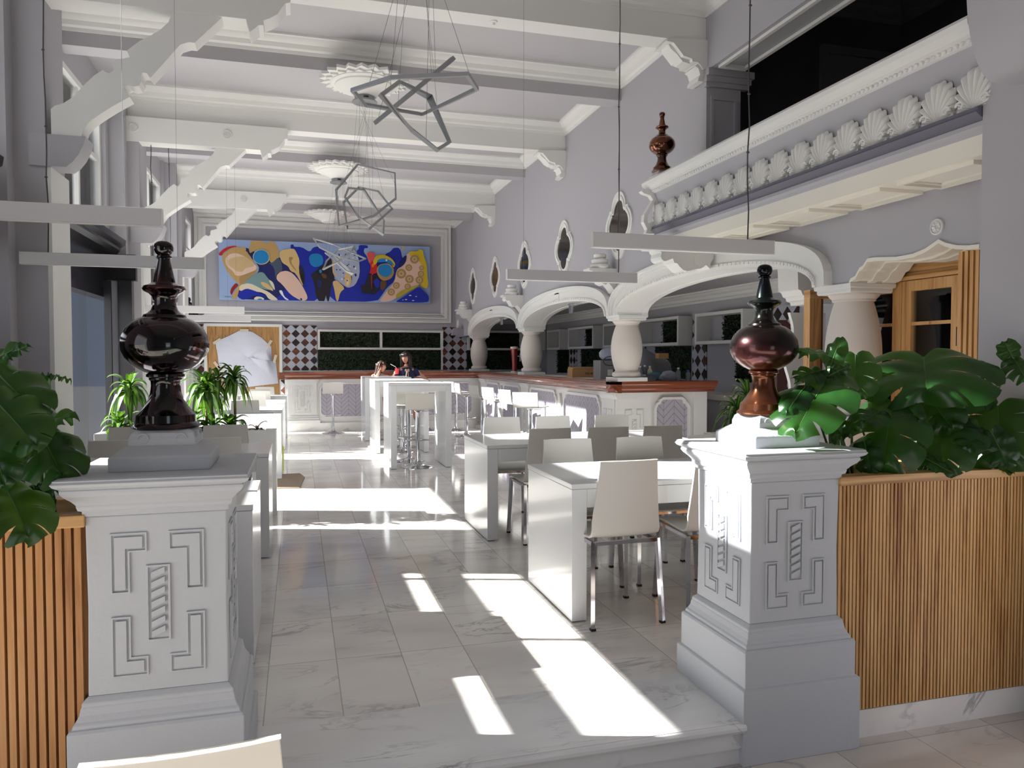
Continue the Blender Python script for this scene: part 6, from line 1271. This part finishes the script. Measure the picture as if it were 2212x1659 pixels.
# sconce at the far right corner
t = thing('wall_sconce', 'grey candle sconce at the far right corner, beside the painting wall', 'lamp', (3.50, 16.75, 1.95)); m = MB(); m.prism([(-0.18, 0), (0.08, 0.0), (0.08, 0.16), (0.03, 0.13), (-0.02, 0.17), (-0.07, 0.13), (-0.12, 0.16), (-0.15, 0.12)], 'y', -0.12, 0.1); obj('sconce_bowl', m, GREYP, t)
obj('candle', MB().lathe([(0.001, 0.15), (0.028, 0.17), (0.034, 0.25), (0.02, 0.32), (0.001, 0.36)], -0.03, 0, 16), WHITE, t, 60)

# ------------------------------------------------------------------ people
def skin_body(name, joints, edges, mt, parent, sub=2, root=0):
    me = bpy.data.meshes.new(name); me.from_pydata([j[:3] for j in joints], edges, []); o = bpy.data.objects.new(name, me); COL.objects.link(o); me.materials.append(mt)
    md = o.modifiers.new('skin', 'SKIN'); md.use_smooth_shade = True
    for v, j in zip(me.skin_vertices[0].data, joints): r = j[3]; v.radius = (r if isinstance(r, (int, float)) else r[0], r if isinstance(r, (int, float)) else r[1])
    for k, v in enumerate(me.skin_vertices[0].data): v.use_root = (k == root)
    s = o.modifiers.new('sub', 'SUBSURF'); s.levels = sub; s.render_levels = sub; o.parent = parent; return o
def hand(parent, wrist, d, nrm, sc=1.0, curl=0.5):
    d = Vector(d).normalized(); nrm = Vector(nrm); nrm = (nrm-d*nrm.dot(d)).normalized(); s = d.cross(nrm); w0 = Vector(wrist)
    J = [(*w0, 0.018*sc), (*(w0+d*0.045*sc), (0.033*sc)), (*(w0+d*0.075*sc), 0.030*sc)]; E = [(0, 1), (1, 2)]
    o = skin_body('hand', J, E, SKIN, parent, 1); 
    for k, (off, L) in enumerate(((-0.027, 0.064), (-0.009, 0.074), (0.009, 0.070), (0.026, 0.054))):
        p0 = w0+d*0.072*sc+s*off*sc; c = curl; p1 = p0+(d*math.cos(c)-nrm*math.sin(c))*L*0.45*sc; p2 = p1+(d*math.cos(2*c)-nrm*math.sin(2*c))*L*0.32*sc; p3 = p2+(d*math.cos(2.7*c)-nrm*math.sin(2.7*c))*L*0.23*sc
        skin_body('finger', [(*p0, 0.0085*sc), (*p1, 0.008*sc), (*p2, 0.0072*sc), (*p3, 0.006*sc)], [(0, 1), (1, 2), (2, 3)], SKIN, o, 1)
    p0 = w0+d*0.025*sc-s*0.022*sc; p1 = p0+(d*0.6-s*0.75)*0.035*sc; p2 = p1+(d*0.85-s*0.3-nrm*0.3)*0.028*sc
    skin_body('thumb', [(*p0, 0.011*sc), (*p1, 0.0095*sc), (*p2, 0.0075*sc)], [(0, 1), (1, 2)], SKIN, o, 1)
def head(parent, c, R, yawa, pitcha, hairm, bangs=True, length=0.3, sway=0.0):
    # face towards local -y, then turned
    M = Matrix.Translation(c) @ Matrix.Rotation(yawa, 4, 'Z') @ Matrix.Rotation(pitcha, 4, 'X')
    m = MB(); m.ball((0, 0, 0), R, 40, 28)
    def f(x, y, z):
        x, y, z = x/R, y/R, z/R
        jaw = 1-0.30*max(0, -z-0.1)-0.16*max(0, -z)**2
        X = x*0.80*jaw; Y = y*0.95*(1-0.10*max(0, -z)); Z = z*1.22
        if y < 0:
            g = math.exp(-((x/0.13)**2)-((z+0.10)/0.22)**2); Y -= 0.20*g                       # nose
            g = math.exp(-((x/0.26)**2)-((z+0.50)/0.09)**2); Y -= 0.06*g                       # lips
            for s in (-1, 1):
                g = math.exp(-(((x-s*0.33)/0.17)**2)-((z-0.08)/0.13)**2); Y += 0.10*g          # eye sockets
            g = math.exp(-((x/0.3)**2)-((z+0.85)/0.16)**2); Y -= 0.07*g                       # chin
        return (X*R, Y*R, Z*R)
    m.move(f)
    for s in (-1, 1): m.ball((s*R*0.80, 0.04*R, -0.02*R), R*0.17, 12, 8, (0.4, 0.8, 1.5))
    h = obj('head', m, SKIN, parent, 180); h.matrix_local = M
    for s in (-1, 1):
        e = MB(); e.ball((s*0.29*R, -0.80*R, 0.10*R), R*0.10, 14, 10, (1.25, 0.6, 0.7)); q = obj('eye', e, WHITE, h, 180)
        e = MB(); e.ball((s*0.29*R, -0.865*R, 0.10*R), R*0.05, 10, 8, (1, 0.4, 1)); obj('iris', e, HAIR, h, 180)
        e = MB(); e.tube([(s*0.15*R, -0.90*R, 0.28*R), (s*0.29*R, -0.88*R, 0.33*R), (s*0.45*R, -0.80*R, 0.28*R)], 0.028*R, 6); obj('eyebrow', e, HAIR, h, 60)
    e = MB(); e.ball((0, -0.965*R, -0.55*R), R*0.16, 16, 10, (1.2, 0.35, 0.42)); obj('lips', e, MATS['art_salmon'], h, 180)
    # hair: cap plus long fall of strands
    m = MB(); m.ball((0, 0.05*R, 0.10*R), R*1.10, 36, 24, (0.88, 1.0, 1.18))
    def g(x, y, z):
        # push the front below the fringe line back inside the head
        lim = 0.42*R if bangs else 0.66*R
        if y < -0.15*R and z < lim and abs(x) < 0.74*R: return (x*0.8, y*0.25, z*0.9+0.1*R)
        return (x, y, z)
    m.move(g); hc = obj('hair', m, hairm, h, 180)
    m = MB(); Rn = random.Random(3); 
    for k in range(46):
        a = -0.30+ (PI+0.60)*k/45; x = R*0.84*math.cos(a); y = R*0.92*math.sin(a)+0.05*R
        L = length*Rn.uniform(0.85, 1.1); pts = []
        for j in range(8):
            s = j/7; pts.append((x*(1+0.12*s)+0.02*math.sin(6*s+k), y*(1+0.15*s)+sway*s*s, R*0.7-(L+R*0.7)*s))
        m.tube(pts, 0.012, 6, rs=[0.022*(1-0.6*j/7)*(R/0.09) for j in range(8)])
    if bangs:
        for k in range(13):
            x = R*(-0.62+1.24*k/12); m.tube([(x*0.7, -0.55*R, 1.02*R), (x*0.95, -0.93*R+abs(x)*0.35, 0.72*R), (x, -0.96*R+abs(x)*0.45, 0.40*R)], 0.01, 6, rs=[0.20*R, 0.14*R, 0.07*R])
    obj('hair_strands', m, hairm, hc, 180)
    return h
# woman: seated at the far side of the farthest high table
wx, wy = 1.98, 14.42
t = thing('person', 'woman with long black hair and fringe in a navy top with a bow', 'person', (wx, wy, 0), 0)
J = [(0, 0.0, 0.78, (0.15, 0.11)), (0, -0.02, 0.93, (0.115, 0.085)), (0, -0.03, 1.08, (0.135, 0.09)), (0, -0.02, 1.20, (0.12, 0.075)), (0, -0.02, 1.28, (0.045, 0.045)), (-0.01, -0.035, 1.34, (0.042, 0.045)),
     (-0.165, -0.02, 1.205, 0.048), (-0.225, -0.03, 1.03, 0.040), (-0.21, -0.14, 0.95, 0.031), (-0.17, -0.24, 0.93, 0.024),
     (0.165, -0.02, 1.205, 0.048), (0.29, -0.03, 1.10, 0.040), (0.40, -0.06, 1.00, 0.033), (0.47, -0.12, 0.93, 0.024),
     (-0.10, -0.05, 0.76, 0.095), (-0.11, -0.36, 0.74, 0.062), (-0.11, -0.38, 0.42, 0.050), (-0.11, -0.38, 0.32, 0.04), (-0.11, -0.46, 0.30, 0.032),
     (0.10, -0.05, 0.76, 0.095), (0.11, -0.36, 0.74, 0.062), (0.11, -0.38, 0.42, 0.050), (0.11, -0.38, 0.32, 0.04), (0.11, -0.46, 0.30, 0.032)]
E = [(0, 1), (1, 2), (2, 3), (3, 4), (4, 5), (3, 6), (6, 7), (7, 8), (8, 9), (3, 10), (10, 11), (11, 12), (12, 13), (0, 14), (14, 15), (15, 16), (16, 17), (17, 18), (0, 19), (19, 20), (20, 21), (21, 22), (22, 23)]
b = skin_body('body', J, E, SKIN, t, 2)
hand(t, (-0.17, -0.24, 0.93), (0.5, -0.8, -0.05), (0, 0, 1), 0.9, 0.35); hand(t, (0.47, -0.12, 0.93), (0.4, -0.7, -0.4), (0, 0, 1), 0.9, 0.4)
m = MB(); pr = [(0.17, 0.12, 0.76), (0.145, 0.11, 0.86), (0.13, 0.10, 0.94), (0.15, 0.11, 1.04), (0.165, 0.115, 1.12), (0.165, 0.10, 1.19), (0.12, 0.08, 1.245), (0.055, 0.055, 1.27)]
vs = []; 
for a_, b_, z in pr:
    for k in range(28): a = 2*PI*k/28; vs.append((a_*math.cos(a), -0.02+b_*math.sin(a), z))
fs = [(i*28+k, i*28+(k+1) % 28, (i+1)*28+(k+1) % 28, (i+1)*28+k) for i in range(len(pr)-1) for k in range(28)]; m.add(vs, fs)
for s in (-1, 1): m.tube([(s*0.12, -0.02, 1.20), (s*0.165, -0.025, 1.195), (s*0.195, -0.035, 1.14), (s*0.215, -0.04, 1.09)], 0.06, 16, rs=[0.058, 0.06, 0.056, 0.053], cap=False)
tp = obj('top', m, NAVY, t, 180)
m = MB()
for s in (-1, 1):
    c = (0.22, -0.04, 1.085) if s > 0 else (-0.22, -0.045, 1.085); m.tube([(c[0]+0.052*math.cos(a), c[1]+0.05*math.sin(a), c[2]+0.012*math.cos(a)*-s) for a in [k*PI/8 for k in range(16)]], 0.006, 6, closed=True)
obj('sleeve_trim', m, WHITE, tp, 60)
m = MB()
for s in (-1, 1): m.ball((s*0.022, -0.125, 1.20), 0.02, 12, 8, (1.1, 0.4, 1.5)); m.tube([(0, -0.13, 1.20), (s*0.015, -0.14, 1.14), (s*0.022, -0.14, 1.08)], 0.010, 6)
obj('ribbon_bow', m, MATS['art_pink2'], tp, 60)
m = MB(); m.ball((0, -0.16, 0.78), 0.12, 20, 12, (1.5, 1.7, 0.62)); obj('skirt', m, NAVY, tp, 180)
head(t, (-0.02, -0.06, 1.44), 0.092, -0.55, 0.22, HAIR, True, 0.27)
stool(wx, wy-0.02, 0.0, 'bar stool the woman sits on, hidden by the farthest high table')
# girl
gx, gy = 1.44, 14.36
t = thing('person', 'girl with long brown hair leaning on her hand, drinking through a straw', 'person', (gx, gy, 0), 0.0)
J = [(0, 0.0, 0.80, (0.12, 0.09)), (0, -0.03, 0.92, (0.10, 0.07)), (0.01, -0.06, 1.03, (0.105, 0.075)), (0.02, -0.08, 1.10, (0.09, 0.06)), (0.03, -0.09, 1.155, (0.035, 0.035)), (0.035, -0.095, 1.19, (0.033, 0.035)),
     (-0.11, -0.08, 1.10, 0.038), (-0.12, -0.20, 1.02+0.0, 0.032), (-0.02, -0.28, 1.128, 0.028), (0.01, -0.20, 1.20, 0.021),
     (0.14, -0.09, 1.10, 0.038), (0.22, -0.18, 1.04, 0.031), (0.27, -0.28, 1.13, 0.022),
     (-0.08, -0.05, 0.78, 0.075), (-0.09, -0.30, 0.765, 0.05), (-0.09, -0.31, 0.50, 0.038), (-0.09, -0.31, 0.42, 0.03), (-0.09, -0.38, 0.40, 0.025),
     (0.08, -0.05, 0.78, 0.075), (0.09, -0.30, 0.765, 0.05), (0.09, -0.31, 0.50, 0.038), (0.09, -0.31, 0.42, 0.03), (0.09, -0.38, 0.40, 0.025)]
E = [(0, 1), (1, 2), (2, 3), (3, 4), (4, 5), (3, 6), (6, 7), (7, 8), (8, 9), (3, 10), (10, 11), (11, 12), (0, 13), (13, 14), (14, 15), (15, 16), (16, 17), (0, 18), (18, 19), (19, 20), (20, 21), (21, 22)]
skin_body('body', J, E, SKIN, t, 2)
hand(t, (0.01, -0.20, 1.20), (0.35, 0.15, 0.85), (0.3, -0.9, 0.2), 0.8, 0.55); hand(t, (0.27, -0.28, 1.13), (0.3, -0.4, 0.75), (-0.8, -0.3, 0.3), 0.8, 0.7)
m = MB(); pr = [(0.14, 0.10, 0.78, 0.0), (0.12, 0.09, 0.88, -0.02), (0.12, 0.09, 0.98, -0.05), (0.13, 0.09, 1.05, -0.07), (0.12, 0.075, 1.11, -0.085), (0.05, 0.05, 1.15, -0.09)]
vs = []
for a_, b_, z, yy in pr:
    for k in range(28): a = 2*PI*k/28; vs.append((0.015+a_*math.cos(a), yy+b_*math.sin(a), z))
m.add(vs, [(i*28+k, i*28+(k+1) % 28, (i+1)*28+(k+1) % 28, (i+1)*28+k) for i in range(len(pr)-1) for k in range(28)]); obj('top', m, GREYC, t, 180)
m = MB(); m.ball((0, -0.14, 0.80), 0.10, 20, 12, (1.5, 1.8, 0.6)); obj('trousers', m, NAVY, t, 180)
head(t, (0.05, -0.10, 1.27), 0.084, 1.15, 0.05, HAIRB, True, 0.22, 0.03)
stool(gx, gy-0.02, 0.0, 'bar stool the girl sits on, hidden by the farthest high table')
t = thing('paper_cup', 'red paper cup with a straw held by the girl', 'cup', (gx+0.315, gy-0.33, 1.135)); obj('cup_body', MB().lathe([(0.001, 0), (0.03, 0), (0.04, 0.10), (0.042, 0.105), (0.001, 0.105)], seg=24), REDC, t, 40)
m = MB(); m.tube([(0, 0, 0.09), (-0.03, 0.01, 0.14), (-0.11, 0.07, 0.185)], 0.004, 6); obj('straw', m, WHITE, t, 60)
m = MB(); m.tube([(0.02, 0, 0), (0.02, 0, 0)], 0.001, 4) if False else None
